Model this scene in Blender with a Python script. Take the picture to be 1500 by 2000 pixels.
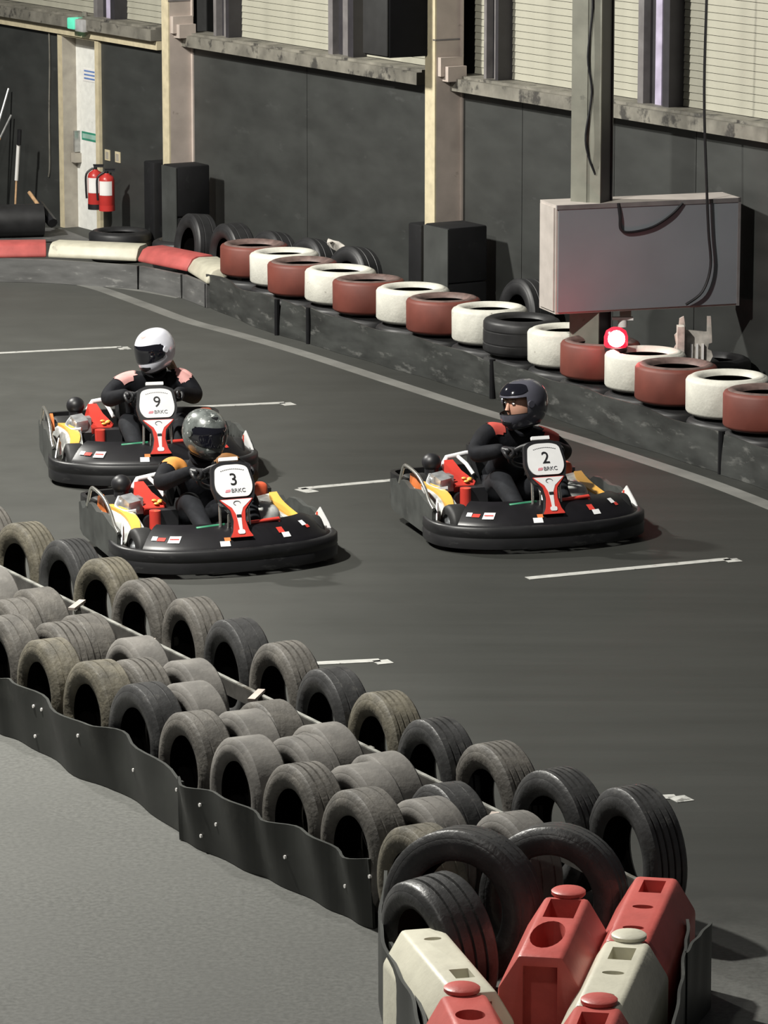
import bpy, bmesh, math, random
from mathutils import Vector, Matrix, Quaternion
random.seed(7)
for o in list(bpy.data.objects): bpy.data.objects.remove(o, do_unlink=True)
scene = bpy.context.scene
COL = scene.collection
# ------------------------------------------------------------------ camera, world, lights
F, YH, CH = 8000.0, -650.0, 5.23          # focal length in pixels, horizon row, camera height
PITCH = math.atan((1000 - YH) / F)
cam_d = bpy.data.cameras.new('camera'); cam = bpy.data.objects.new('camera', cam_d); COL.objects.link(cam)
cam_d.sensor_fit = 'VERTICAL'; cam_d.sensor_height = 36; cam_d.lens = F / 2000 * 36
cam_d.clip_start = .5; cam_d.clip_end = 200
cam.location = (0, 0, CH); cam.rotation_euler = (math.pi / 2 - PITCH, 0, 0)
scene.camera = cam
vs = scene.view_settings
vs.view_transform = 'Standard'; vs.look = 'None'; vs.gamma = 1; vs.use_curve_mapping = False
vs.exposure = 0.0
w = bpy.data.worlds.new('hall_air'); scene.world = w; w.use_nodes = True
w.node_tree.nodes['Background'].inputs[0].default_value = (.95, .95, 1, 1)
w.node_tree.nodes['Background'].inputs[1].default_value = .06
def lamp(loc, power, size, col=(1, .975, .905), aim=None):
    l = bpy.data.lights.new('high_bay_lamp', 'AREA'); l.shape = 'DISK'; l.size = size; l.energy = power; l.color = col
    o = bpy.data.objects.new('high_bay_lamp', l); COL.objects.link(o); o.location = loc
    if aim is not None:
        o.rotation_euler = (Vector(aim) - Vector(loc)).to_track_quat('-Z', 'Y').to_euler()
    return o
lamp((-4.2, 20.5, 8.0), 1900, .4, aim=(-1.5, 20.5, 0))
lamp((-7.5, 30, 8.0), 1950, .6, aim=(-2, 32, 0))
lamp((-3, 11, 8.5), 160, .6)
# ------------------------------------------------------------------ pixel <-> place
def ray(px, py):
    u = (px - 750) / F; v = (1000 - py) / F
    return Vector((u, math.cos(PITCH) + v * math.sin(PITCH), -math.sin(PITCH) + v * math.cos(PITCH)))
def at(px, py, Z=0.0):
    d = ray(px, py); k = (Z - CH) / d.z
    return Vector((0, 0, CH)) + d * k
P0 = at(160, 452); WD = (at(1350, 758) - P0).normalized(); WN = Vector((WD.y, -WD.x, 0))
def wall(t, d, z): return P0 + WD * t + WN * d + Vector((0, 0, z))
def wallhit(px, py, d=0.0):
    r = ray(px, py); c = Vector((0, 0, CH))
    k = (d - (c - P0).dot(WN)) / r.dot(WN)
    p = c + r * k
    return (p - P0).dot(WD), p.z
# the foreground tyre bank: E along it, N towards the near side
E_ = Vector((.485, -.8745, 0)); N_ = Vector((-.8745, -.485, 0)); BO = Vector((0, 18.37, 0))
def bank(u, v, z=0): return BO + E_ * u + N_ * v + Vector((0, 0, z))
# ------------------------------------------------------------------ materials
def lin(c):
    return tuple((x / 255 / 12.92 if x / 255 <= .04045 else ((x / 255 + .055) / 1.055) ** 2.4) for x in c)
def M(name, col, rough=.6, metal=0.0, var=.18, scale=9.0, bump=0.0, bscale=60.0, col2=None, th=.6, soft=.08, s2=7.0, stretch=None, spec=.5, emit=None, estr=0, coat=0):
    m = bpy.data.materials.new(name); m.use_nodes = True
    nt = m.node_tree; nd = nt.nodes; lk = nt.links
    b = nd['Principled BSDF']
    b.inputs['Roughness'].default_value = rough; b.inputs['Metallic'].default_value = metal
    b.inputs['Specular IOR Level'].default_value = spec
    if coat: b.inputs['Coat Weight'].default_value = coat
    tc = nd.new('ShaderNodeTexCoord'); mp = nd.new('ShaderNodeMapping')
    lk.new(tc.outputs['Object'], mp.inputs['Vector'])
    if stretch: mp.inputs['Scale'].default_value = stretch
    n = nd.new('ShaderNodeTexNoise'); n.inputs['Scale'].default_value = scale; n.inputs['Detail'].default_value = 6
    lk.new(mp.outputs[0], n.inputs['Vector'])
    r = nd.new('ShaderNodeValToRGB')
    r.color_ramp.elements[0].position = .3; r.color_ramp.elements[1].position = .7
    r.color_ramp.elements[0].color = tuple(x * (1 - var) for x in col) + (1,)
    r.color_ramp.elements[1].color = tuple(min(1, x * (1 + var)) for x in col) + (1,)
    lk.new(n.outputs['Fac'], r.inputs['Fac']); out = r.outputs['Color']
    if col2:
        n2 = nd.new('ShaderNodeTexNoise'); n2.inputs['Scale'].default_value = s2; n2.inputs['Detail'].default_value = 8; n2.inputs['Roughness'].default_value = .65
        lk.new(mp.outputs[0], n2.inputs['Vector'])
        r2 = nd.new('ShaderNodeValToRGB'); r2.color_ramp.elements[0].position = th; r2.color_ramp.elements[1].position = min(1, th + soft)
        lk.new(n2.outputs['Fac'], r2.inputs['Fac'])
        mx = nd.new('ShaderNodeMix'); mx.data_type = 'RGBA'
        lk.new(r2.outputs['Color'], mx.inputs[0]); lk.new(out, mx.inputs[6]); mx.inputs[7].default_value = tuple(col2) + (1,)
        out = mx.outputs[2]
    lk.new(out, b.inputs['Base Color'])
    if bump:
        n3 = nd.new('ShaderNodeTexNoise'); n3.inputs['Scale'].default_value = bscale; n3.inputs['Detail'].default_value = 4
        lk.new(mp.outputs[0], n3.inputs['Vector'])
        bp = nd.new('ShaderNodeBump'); bp.inputs['Strength'].default_value = bump; bp.inputs['Distance'].default_value = .01
        lk.new(n3.outputs['Fac'], bp.inputs['Height']); lk.new(bp.outputs[0], b.inputs['Normal'])
    if emit:
        b.inputs['Emission Color'].default_value = tuple(emit) + (1,); b.inputs['Emission Strength'].default_value = estr
    return m
g = lambda v: (v, v, v)
MT = {}
MT['panel'] = M('dark_wall_sheet', (.036, .038, .036), .55, var=.22, scale=2.2, col2=(.05, .052, .05), th=.62, s2=3, stretch=(1, 1, 2.5))
MT['slab'] = M('wall_block', (.02, .02, .02), .8)
MT['girt'] = M('grimy_steel_girt', (.17, .16, .135), .6, var=.35, scale=6, col2=(.05, .047, .042), th=.55, s2=5)
MT['cream'] = M('cream_paint', (.56, .49, .335), .5, var=.12, scale=14, col2=(.3, .25, .17), th=.68)
MT['mauve'] = M('shaded_cream_steel', (.42, .36, .32), .55, var=.14, scale=5, col2=(.22, .19, .16), th=.66)  # weathered column cream, shade of the side faces put into the base tone
MT['colgrey'] = M('grey_green_steel', (.20, .20, .165), .55, var=.18, scale=6, col2=(.1, .1, .085), th=.64)
MT['shutter'] = M('cream_shutter', (.36, .35, .285), .5, var=.1, scale=5, col2=(.27, .255, .2), th=.66, s2=3)
MT['mullion'] = M('dark_mullion', (.028, .026, .03), .5)
MT['mullion2'] = M('grey_mullion', (.16, .15, .15), .5)
MT['violet'] = M('violet_glazing_bar', (.42, .38, .5), .4)
MT['pad'] = M('black_padding', (.007, .007, .008), .75, var=.3, scale=5, col2=(.014, .015, .015), th=.6, spec=.3)
MT['padgrille'] = M('speaker_grille', (.018, .018, .018), .7)
MT['padfront'] = M('dusty_grey_vinyl', (.045, .048, .046), .6, var=.25, scale=4)
MT['black'] = M('black_plastic', (.012, .012, .014), .45, var=.3)
MT['blackmatt'] = M('matt_black', (.006, .006, .007), .9, spec=.2)
MT['doorwhite'] = M('white_door_paint', (.80, .80, .76), .45, var=.08, scale=18, col2=(.3, .29, .26), th=.67, s2=22)
MT['reveal'] = M('door_reveal', (.36, .33, .28), .6, var=.15)
MT['red'] = M('red_enamel', (.48, .035, .03), .35, var=.1)
MT['label'] = M('label_white', (.8, .78, .76), .5, var=.05)
MT['green'] = M('sign_green', (.03, .25, .16), .5)
MT['palegreen'] = M('sign_pale_green', (.3, .5, .42), .5)
MT['blueink'] = M('blue_ink', (.12, .22, .5), .6)
MT['exit'] = M('exit_lamp_green', (.1, .5, .35), .3, emit=(.12, .8, .5), estr=.5)
MT['clearplastic'] = M('grey_lamp_plastic', (.4, .4, .4), .2)
MT['wood'] = M('bare_wood', (.45, .28, .15), .6, var=.3, scale=20)
MT['steel'] = M('bare_steel', (.45, .45, .44), .35, .8, var=.2, scale=20)
MT['galv'] = M('galvanised_rail', (.24, .24, .22), .5, .25, var=.4, scale=12, col2=(.1, .09, .075), th=.55)
MT['railside'] = M('shaded_rail_side', (.07, .066, .06), .55, .2, var=.4, scale=12)  # same rail steel, shade of the upright face put into the colour
MT['boardface'] = M('grey_screen_face', (.20, .215, .235), .5, var=.08, scale=2)
MT['boardside'] = M('board_edge_pale', (.42, .38, .35), .55, var=.1)
MT['paint'] = M('worn_white_floor_paint', (.36, .36, .34), .6, var=.2, scale=12, col2=(.12, .12, .11), th=.56, s2=9)
MT['paint2'] = M('dusty_edge_line', (.14, .14, .13), .65, var=.2, scale=3, col2=(.20, .20, .185), th=.58, soft=.25, s2=2)
MT['skirt'] = M('scuffed_belt', (.034, .036, .034), .5, var=.45, scale=3, col2=(.15, .15, .142), th=.56, soft=.2, s2=4, stretch=(1, 1, 3.5))
MT['kerbwall'] = M('grey_barrier_board', (.10, .10, .098), .6, var=.35, scale=3, col2=(.2, .2, .19), th=.6, s2=6, stretch=(1, 1, 4))
MT['nearskirt'] = M('conveyor_belt', (.027, .029, .026), .5, var=.3, scale=4, col2=(.06, .062, .055), th=.6, soft=.15, s2=3)
MT['kred'] = M('red_kerb_plastic', (.40, .085, .078), .5, var=.14, col2=(.24, .06, .055), th=.63)
MT['kwhite'] = M('white_kerb_plastic', (.46, .44, .35), .5, var=.12, col2=(.27, .25, .2), th=.62)
MT['blockred'] = M('red_barrier_plastic', (.50, .10, .085), .42, var=.14, scale=6, col2=(.5, .18, .155), th=.66, s2=14, bump=.15, bscale=40)
MT['blockwhite'] = M('white_barrier_plastic', (.60, .58, .47), .45, var=.1, scale=6, col2=(.36, .34, .27), th=.66, s2=14, bump=.15, bscale=40)
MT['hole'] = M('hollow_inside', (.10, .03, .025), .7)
MT['tyred'] = M('red_painted_rubber', (.14, .035, .024), .6, var=.2, scale=5, col2=(.06, .028, .022), th=.66)
MT['tyredlip'] = M('scuffed_red_lip', (.13, .085, .075), .6, var=.4, scale=14)
MT['tyrewhite'] = M('white_painted_rubber', (.56, .55, .49), .6, var=.12, scale=10, col2=(.16, .15, .13), th=.655, s2=12, bump=.2, bscale=50)
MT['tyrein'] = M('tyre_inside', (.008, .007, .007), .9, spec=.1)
MT['rubA'] = M('dusty_rubber', (.078, .072, .063), .62, var=.35, scale=9, col2=(.14, .13, .112), th=.56, soft=.2, s2=16, bump=.35, bscale=45)
MT['rubB'] = M('dark_rubber', (.036, .036, .036), .40, var=.35, scale=9, col2=(.085, .083, .078), th=.6, soft=.15, s2=14, bump=.25, bscale=45)
MT['rubC'] = M('grey_rubber', (.118, .111, .101), .7, var=.3, scale=7, col2=(.165, .157, .142), th=.56, soft=.2, s2=12, bump=.2, bscale=45)
MT['rubD'] = M('tan_dusty_rubber', (.085, .076, .055), .66, var=.4, scale=12, col2=(.14, .125, .09), th=.56, soft=.2, s2=20, bump=.4, bscale=45)
MT['rubBlk'] = M('black_tyre_rubber', (.016, .016, .017), .5, var=.4, scale=8)
# karts
MT['bumper'] = M('scuffed_black_bumper', (.010, .010, .011), .42, var=.4, scale=5, col2=(.045, .045, .044), th=.6, soft=.15, s2=6, stretch=(1, 1, 3))
MT['fairing'] = M('glossy_black_fairing', (.006, .0055, .007), .38, var=.3)
MT['guard'] = M('scuffed_grey_guard', (.050, .053, .050), .5, var=.35, scale=7, col2=(.12, .12, .115), th=.62, soft=.12, s2=9)
MT['kartred'] = M('kart_red', (.62, .055, .04), .3, var=.1, coat=.4)
MT['kartorange'] = M('kart_orange', (.7, .2, .06), .35, var=.1)
MT['tailred'] = M('orange_red_plastic', (.62, .11, .05), .35, var=.1)
MT['kartyellow'] = M('kart_yellow', (.78, .42, .08), .35, var=.1)
MT['kartwhite'] = M('kart_white', (.78, .78, .78), .35, var=.05)
MT['ink'] = M('black_ink', (.01, .01, .012), .5)
MT['greyink'] = M('grey_ink', (.16, .16, .17), .5)
MT['pink'] = M('faded_red_ink', (.55, .22, .25), .5)
MT['seat'] = M('black_seat', (.012, .012, .013), .4)
MT['tubeblk'] = M('black_tube', (.014, .014, .016), .4, .2)
MT['chrome'] = M('bright_steel', (.75, .74, .68), .22, .9, var=.1)
MT['pedalgreen'] = M('green_pedal', (.04, .24, .13), .4)
MT['slick'] = M('kart_tyre_rubber', (.012, .012, .012), .6)
MT['tank'] = M('pale_plastic_tank', (.45, .46, .44), .45, var=.35, scale=14)
MT['alloy'] = M('cast_alloy', (.55, .56, .57), .35, .7, var=.3, scale=16)
MT['suit'] = M('dark_race_suit', (.007, .0075, .010), .8, spec=.2, var=.35, scale=12, bump=.3, bscale=25)
MT['denim'] = M('charcoal_trousers', (.015, .016, .019), .85, spec=.2, var=.35, scale=12, bump=.3, bscale=25)
MT['skin'] = M('skin', (.5, .27, .19), .5, var=.06)
MT['eye'] = M('eye_dark', (.02, .02, .025), .2)
MT['hair'] = M('fair_hair', (.33, .25, .16), .5, var=.3, scale=30)
MT['liner'] = M('helmet_lining', (.006, .006, .006), .9)
MT['helmw'] = M('white_helmet_shell', (.74, .75, .82), .22, var=.03, coat=.6)
MT['helmg'] = M('flecked_grey_helmet_shell', (.10, .11, .105), .3, var=.5, scale=22, col2=(.5, .52, .5), th=.6, soft=.04, s2=34, coat=.5)
MT['helms'] = M('silver_grey_helmet_shell', (.10, .10, .125), .25, .25, var=.25, scale=6, coat=.5)
MT['visor'] = M('dark_visor', (.006, .006, .01), .07, spec=.8, coat=1)
MT['sh_pink'] = M('pale_pink_panel', (.62, .32, .3), .7)
MT['sh_orange'] = M('orange_panel', (.68, .28, .06), .7)
MT['sh_red'] = M('red_panel', (.42, .06, .045), .7)
MT['bulb'] = M('lit_red_bulb', (1, .3, .3), .3, emit=(1, .55, .5), estr=14)
MT['lens'] = M('red_beacon_lens', (.7, .02, .03), .25, emit=(1, .02, .06), estr=1.1)
MT['torn'] = M('torn_white_panel', (.45, .42, .38), .7, var=.4, scale=14, col2=(.12, .11, .10), th=.73, soft=.05, s2=16)
# floor: rubbered-in track with light falloff painted in, paler dusty ground on the near side of the tyre bank
def floor_material():
    m = bpy.data.materials.new('hall_floor'); m.use_nodes = True
    nt = m.node_tree; nd = nt.nodes; lk = nt.links; b = nd['Principled BSDF']
    tc = nd.new('ShaderNodeTexCoord')
    def noise(scale, detail, rot=0, sc=(1, 1, 1), rough=.6):
        mp = nd.new('ShaderNodeMapping'); lk.new(tc.outputs['Object'], mp.inputs[0]); mp.inputs['Rotation'].default_value = (0, 0, rot); mp.inputs['Scale'].default_value = sc
        n = nd.new('ShaderNodeTexNoise'); n.inputs['Scale'].default_value = scale; n.inputs['Detail'].default_value = detail; n.inputs['Roughness'].default_value = rough
        lk.new(mp.outputs[0], n.inputs['Vector']); return n.outputs['Fac']
    def math_(op, a, c=None, v=None):
        x = nd.new('ShaderNodeMath'); x.operation = op
        lk.new(a, x.inputs[0])
        if c is not None: lk.new(c, x.inputs[1])
        elif v is not None: x.inputs[1].default_value = v
        return x.outputs[0]
    def ramp(a, p0, c0, p1, c1):
        r = nd.new('ShaderNodeValToRGB'); r.color_ramp.elements[0].position = p0; r.color_ramp.elements[1].position = p1
        r.color_ramp.elements[0].color = c0; r.color_ramp.elements[1].color = c1; lk.new(a, r.inputs[0]); return r.outputs[0]
    def mix(f, a, c):
        x = nd.new('ShaderNodeMix'); x.data_type = 'RGBA'; lk.new(f, x.inputs[0]); lk.new(a, x.inputs[6]); lk.new(c, x.inputs[7]); return x.outputs[2]
    big = noise(.35, 4); mid = noise(2.2, 7); fine = noise(40, 3)
    ang = math.atan2(E_.y, E_.x)
    streak = noise(1.6, 5, -ang, (.12, 1.6, 1))
    trk = mix(streak, ramp(big, .3, (.050, .051, .047, 1), .7, (.062, .063, .058, 1)), ramp(mid, .3, (.054, .055, .0505, 1), .7, (.072, .073, .067, 1)))
    apr = mix(mid, ramp(big, .3, (.077, .078, .073, 1), .7, (.102, .103, .096, 1)), ramp(fine, .35, (.070, .071, .066, 1), .65, (.128, .129, .121, 1)))
    # distance to the near side of the bank line, and the paler patch past the end of the bank
    dot = nd.new('ShaderNodeVectorMath'); dot.operation = 'DOT_PRODUCT'; lk.new(tc.outputs['Object'], dot.inputs[0]); dot.inputs[1].default_value = N_
    v = math_('SUBTRACT', dot.outputs['Value'], v=BO.dot(N_))
    v = math_('ADD', v, math_('MULTIPLY', math_('SUBTRACT', mid, v=.5), v=.5))
    near = nd.new('ShaderNodeMapRange'); near.interpolation_type = 'SMOOTHSTEP'; lk.new(v, near.inputs[0]); near.inputs[1].default_value = .2; near.inputs[2].default_value = .75
    sep = nd.new('ShaderNodeSeparateXYZ'); lk.new(tc.outputs['Object'], sep.inputs[0])
    yy = math_('ADD', sep.outputs[1], math_('MULTIPLY', math_('SUBTRACT', mid, v=.5), v=1.2))
    end = nd.new('ShaderNodeMapRange'); end.interpolation_type = 'SMOOTHSTEP'; lk.new(yy, end.inputs[0]); end.inputs[1].default_value = 17.2; end.inputs[2].default_value = 15.6
    msk = math_('MAXIMUM', near.outputs[0], end.outputs[0])
    xr = math_('ADD', sep.outputs[0], math_('MULTIPLY', math_('SUBTRACT', big, v=.5), v=1.5))
    falloff = nd.new('ShaderNodeMapRange'); falloff.interpolation_type = 'SMOOTHSTEP'; lk.new(xr, falloff.inputs[0]); falloff.inputs[1].default_value = -1.6; falloff.inputs[2].default_value = .8
    trk = mix(falloff.outputs[0], trk, ramp(streak, .3, (.023, .024, .0215, 1), .7, (.033, .034, .031, 1)))  # darker to the right: light falloff painted into the track colour
    c = mix(msk, trk, apr)
    lk.new(c, b.inputs['Base Color']); b.inputs['Specular IOR Level'].default_value = .18
    lk.new(ramp(mid, .3, (.6, .6, .6, 1), .7, (.75, .75, .75, 1)), b.inputs['Roughness'])
    bp = nd.new('ShaderNodeBump'); bp.inputs['Strength'].default_value = .12; bp.inputs['Distance'].default_value = .004
    lk.new(fine, bp.inputs['Height']); lk.new(bp.outputs[0], b.inputs['Normal'])
    return m
MT['floor'] = floor_material()
# ------------------------------------------------------------------ mesh helpers
def frame(axis, up=Vector((0, 0, 1))):
    z = Vector(axis).normalized()
    x = up.cross(z)
    if x.length < 1e-5: x = Vector((1, 0, 0)).cross(z)
    x.normalize(); y = z.cross(x)
    return x, y, z
class MB:
    def __init__(s): s.v = []; s.f = []; s.m = []
    def add(s, vs, fs, mi=0):
        o = len(s.v); s.v += [Vector(p) for p in vs]
        for f in fs: s.f.append([i + o for i in f]); s.m.append(mi)
        return s
    def hexa(s, p, mi=0):                         # 8 corners: bottom ring 0-3, top ring 4-7
        return s.add(p, [(3, 2, 1, 0), (4, 5, 6, 7), (0, 1, 5, 4), (1, 2, 6, 5), (2, 3, 7, 6), (3, 0, 4, 7)], mi)
    def box(s, c, d, mi=0, R=None):
        c = Vector(c); h = [x / 2 for x in d]
        p = [Vector((x * h[0], y * h[1], z * h[2])) for z in (-1, 1) for x, y in ((-1, -1), (1, -1), (1, 1), (-1, 1))]
        if R is not None: p = [R @ q for q in p]
        return s.hexa([c + q for q in p], mi)
    def loft(s, rings, mi=0, closed=True, caps=True, loop=False):
        n = len(rings[0]); vs = [p for r in rings for p in r]; fs = []
        k = len(rings)
        for i in range(k if loop else k - 1):
            a = i * n; b = ((i + 1) % k) * n
            for j in range(n if closed else n - 1):
                q = (j + 1) % n; fs.append((a + j, a + q, b + q, b + j))
        if caps and not loop and closed:
            fs.append(tuple(reversed(range(n)))); fs.append(tuple(range((k - 1) * n, k * n)))
        return s.add(vs, fs, mi)
    def tube(s, pts, r, seg=8, mi=0, loop=False):
        pts = [Vector(p) for p in pts]; rings = []; n = len(pts)
        rr = r if isinstance(r, (list, tuple)) else [r] * n
        last = None
        for i in range(n):
            a = pts[(i - 1) % n] if (loop or i > 0) else pts[i]; b = pts[(i + 1) % n] if (loop or i < n - 1) else pts[i]
            d = (b - a).normalized()
            if last is None: x, y, _ = frame(d)
            else:
                x = last - d * last.dot(d)
                if x.length < 1e-5: x, y, _ = frame(d)
                x.normalize(); y = d.cross(x)
            last = x
            rings.append([pts[i] + (x * math.cos(t) + y * math.sin(t)) * rr[i] for t in [2 * math.pi * k / seg for k in range(seg)]])
        return s.loft(rings, mi, loop=loop)
    def lathe(s, prof, seg=32, mi=0, c=(0, 0, 0), axis=(0, 0, 1), closed=False, mis=None):
        x, y, z = frame(axis); c = Vector(c)
        n = len(prof); vs = []
        for k in range(seg):
            t = 2 * math.pi * k / seg; d = x * math.cos(t) + y * math.sin(t)
            vs += [c + d * r + z * h for r, h in prof]
        o = len(s.v); s.v += vs
        for k in range(seg):
            a = k * n; b = ((k + 1) % seg) * n
            for j in range(n if closed else n - 1):
                q = (j + 1) % n
                s.f.append([o + a + j, o + b + j, o + b + q, o + a + q]); s.m.append(mis[j] if mis else mi)
        return s
    def cyl(s, a, b, r, seg=16, mi=0, r2=None):
        a = Vector(a); b = Vector(b); x, y, z = frame(b - a); r2 = r if r2 is None else r2
        mk = lambda c, q: [c + (x * math.cos(t) + y * math.sin(t)) * q for t in [2 * math.pi * k / seg for k in range(seg)]]
        return s.loft([mk(a, r), mk(b, r2)], mi)
    def prism(s, poly, depth, mi=0, Mx=None):      # 2-D outline extruded along local +z
        lo = [Vector((p[0], p[1], 0)) for p in poly]; hi = [Vector((p[0], p[1], depth)) for p in poly]
        if Mx is not None: lo = [Mx @ p for p in lo]; hi = [Mx @ p for p in hi]
        return s.loft([lo, hi], mi)
    def ball(s, c, r, seg=16, rings=10, mi=0, fn=None):
        c = Vector(c); r = Vector(r) if not isinstance(r, (int, float)) else Vector((r, r, r))
        rg = []
        for i in range(rings + 1):
            el = -math.pi / 2 + math.pi * i / rings
            row = []
            for k in range(seg):
                t = 2 * math.pi * k / seg
                p = Vector((math.cos(el) * math.cos(t), math.cos(el) * math.sin(t), math.sin(el)))
                if fn: p = fn(p)
                row.append(c + Vector((p.x * r.x, p.y * r.y, p.z * r.z)))
            rg.append(row)
        return s.loft(rg, mi, caps=False)
    def mesh(s, name, mats, smooth=40):
        me = bpy.data.meshes.new(name); me.from_pydata(s.v, [], s.f)
        for m in (mats if isinstance(mats, (list, tuple)) else [mats]): me.materials.append(MT[m] if isinstance(m, str) else m)
        me.polygons.foreach_set('material_index', s.m)
        bm = bmesh.new(); bm.from_mesh(me); bmesh.ops.remove_doubles(bm, verts=bm.verts, dist=1e-5)
        bmesh.ops.recalc_face_normals(bm, faces=bm.faces); bm.to_mesh(me); bm.free()
        if smooth:
            me.polygons.foreach_set('use_smooth', [True] * len(me.polygons)); me.set_sharp_from_angle(angle=math.radians(smooth))
        me.update(); return me
    def build(s, name, mats, parent=None, smooth=40):
        return link(name, s.mesh(name, mats, smooth), parent)
def link(name, me, parent=None, mw=None):
    o = bpy.data.objects.new(name, me); COL.objects.link(o)
    if parent is not None: o.parent = parent
    if mw is not None: o.matrix_basis = mw
    return o
def empty(name, loc=(0, 0, 0), rz=0):
    o = bpy.data.objects.new(name, None); COL.objects.link(o); o.location = loc; o.rotation_euler = (0, 0, rz); o.empty_display_size = .1
    return o
def tag(o, label, cat, group=None):
    o['label'] = label; o['category'] = cat
    if group: o['group'] = group
    return o
def struct(o): o['kind'] = 'structure'; return o
def recentre(o):
    """put a mesh object's origin at the base of its own geometry"""
    vs = [v.co.copy() for v in o.data.vertices]
    c = Vector(((min(v.x for v in vs) + max(v.x for v in vs)) / 2, (min(v.y for v in vs) + max(v.y for v in vs)) / 2, min(v.z for v in vs)))
    o.data.transform(Matrix.Translation(-c)); o.location = o.location + c
    return o
def spline(pts, n=6, loop=False):
    pts = [Vector(p) for p in pts]; out = []; k = len(pts)
    for i in range(k if loop else k - 1):
        if loop: p = [pts[(i + j) % k] for j in (-1, 0, 1, 2)]
        else: p = [pts[max(0, i - 1)], pts[i], pts[i + 1], pts[min(k - 1, i + 2)]]
        for j in range(n):
            t = j / n
            out.append(.5 * ((2 * p[1]) + (p[2] - p[0]) * t + (2 * p[0] - 5 * p[1] + 4 * p[2] - p[3]) * t * t + (3 * p[1] - p[0] - 3 * p[2] + p[3]) * t ** 3))
    if not loop: out.append(pts[-1])
    return out
def realise(o, keep=False):
    """bake modifiers into plain mesh data"""
    dg = bpy.context.evaluated_depsgraph_get(); dg.update()
    me = bpy.data.meshes.new_from_object(o.evaluated_get(dg), depsgraph=dg)
    old = o.data; o.modifiers.clear(); o.data = me
    return o
def ribbon(mb, pts, z0, z1, th=.015, wob=0.0, seed=0, mi=0, top=None, lean=0.0):
    """upright strip of belt following ground points; top(i/n) adds to the upper edge"""
    n = len(pts); rg = []
    for i, p in enumerate(pts):
        a = pts[max(0, i - 1)]; b = pts[min(n - 1, i + 1)]; d = (b - a); d.z = 0; d.normalize(); nr = Vector((d.y, -d.x, 0))
        row_o = []; row_i = []
        for k in range(5):
            f = k / 4; zz = z0 + (z1 - z0) * f + (top(i / (n - 1)) * f if top else 0)
            q = p + nr * (wob * math.sin(i * .9 + seed + f * 1.7) * (.4 + .6 * f) + lean * f)
            row_o.append(Vector((q.x, q.y, zz))); row_i.append(Vector((q.x, q.y, zz)) - nr * th)
        rg.append(row_o + row_i[::-1])
    mb.loft(rg, mi); return [(q, nr) for r_ in rg for q in r_[:5]]
ORD = ['first', 'second', 'third', 'fourth', 'fifth', 'sixth', 'seventh', 'eighth', 'ninth', 'tenth', 'eleventh', 'twelfth', 'thirteenth', 'fourteenth', 'fifteenth', 'sixteenth']
# ------------------------------------------------------------------ floor and markings
fl = MB().add([(-40, -5, 0), (40, -5, 0), (40, 70, 0), (-40, 70, 0)], [(0, 1, 2, 3)]).build('floor', 'floor', smooth=0); struct(fl)
def stripe(pts, wd, name, mat, label, z=.003):
    mb = MB(); rg = []
    n = len(pts)
    for i, p in enumerate(pts):
        a = pts[max(0, i - 1)]; b = pts[min(n - 1, i + 1)]; d = (b - a).normalized(); s_ = Vector((-d.y, d.x, 0)) * wd / 2
        rg.append([p - s_ + Vector((0, 0, .0005)), p + s_ + Vector((0, 0, .0005)), p + s_ + Vector((0, 0, z)), p - s_ + Vector((0, 0, z))])
    mb.loft(rg); o = mb.build(name, mat, smooth=0); recentre(o); tag(o, label, 'floor marking'); return o
stripe(spline([at(*p) for p in [(150, 553), (200, 566), (280, 595), (370, 628), (460, 652), (600, 693), (800, 758), (950, 806), (1110, 852), (1250, 897), (1400, 948), (1540, 1003)]], 5), .13, 'track_edge_line', 'paint2', 'long worn white line curving along the foot of the far tyre barrier')
stripe(spline([at(*p) for p in [(-60, 549), (60, 549), (140, 553), (260, 566), (350, 582)]], 4), .06, 'kerb_foot_line', 'paint2', 'thin pale line along the foot of the red and white kerb')
marks = [((-60, 693), (238, 678), (246, 683), 'white grid line leading in from the left edge, level with the white helmet'),
         ((340, 797), (556, 787), (568, 792), 'white grid line to the right of kart number 9'),
         ((800, 935), (586, 955), (612, 962), 'white grid line with an angled end just left of kart number 2'),
         ((1030, 1130), (1425, 1092), (1437, 1098), 'long white grid line on the open track in front of kart number 2'),
         ((560, 1299), (742, 1290), (754, 1297), 'short white grid line showing behind the middle of the tyre bank'),
         ((1180, 1563), (1320, 1556), (1340, 1566), 'short white grid line ending beside the last tyre of the bank')]
for a, b, c, lab in marks:
    a_, b_, c_ = at(*a), at(*b), at(*c)
    mb = MB()
    for p, q, wd in ((a_, b_, .07), (b_, c_, .09)):
        d = (q - p).normalized(); s_ = Vector((-d.y, d.x, 0)) * wd / 2; up = Vector((0, 0, .003)); lo = Vector((0, 0, .0005))
        mb.hexa([p - s_ + lo, q - s_ + lo, q + s_ + lo, p + s_ + lo, p - s_ + up, q - s_ + up, q + s_ + up, p + s_ + up])
    o = mb.build('grid_line', 'paint', smooth=0); recentre(o); tag(o, lab, 'floor marking', 'starting grid lines')
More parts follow.
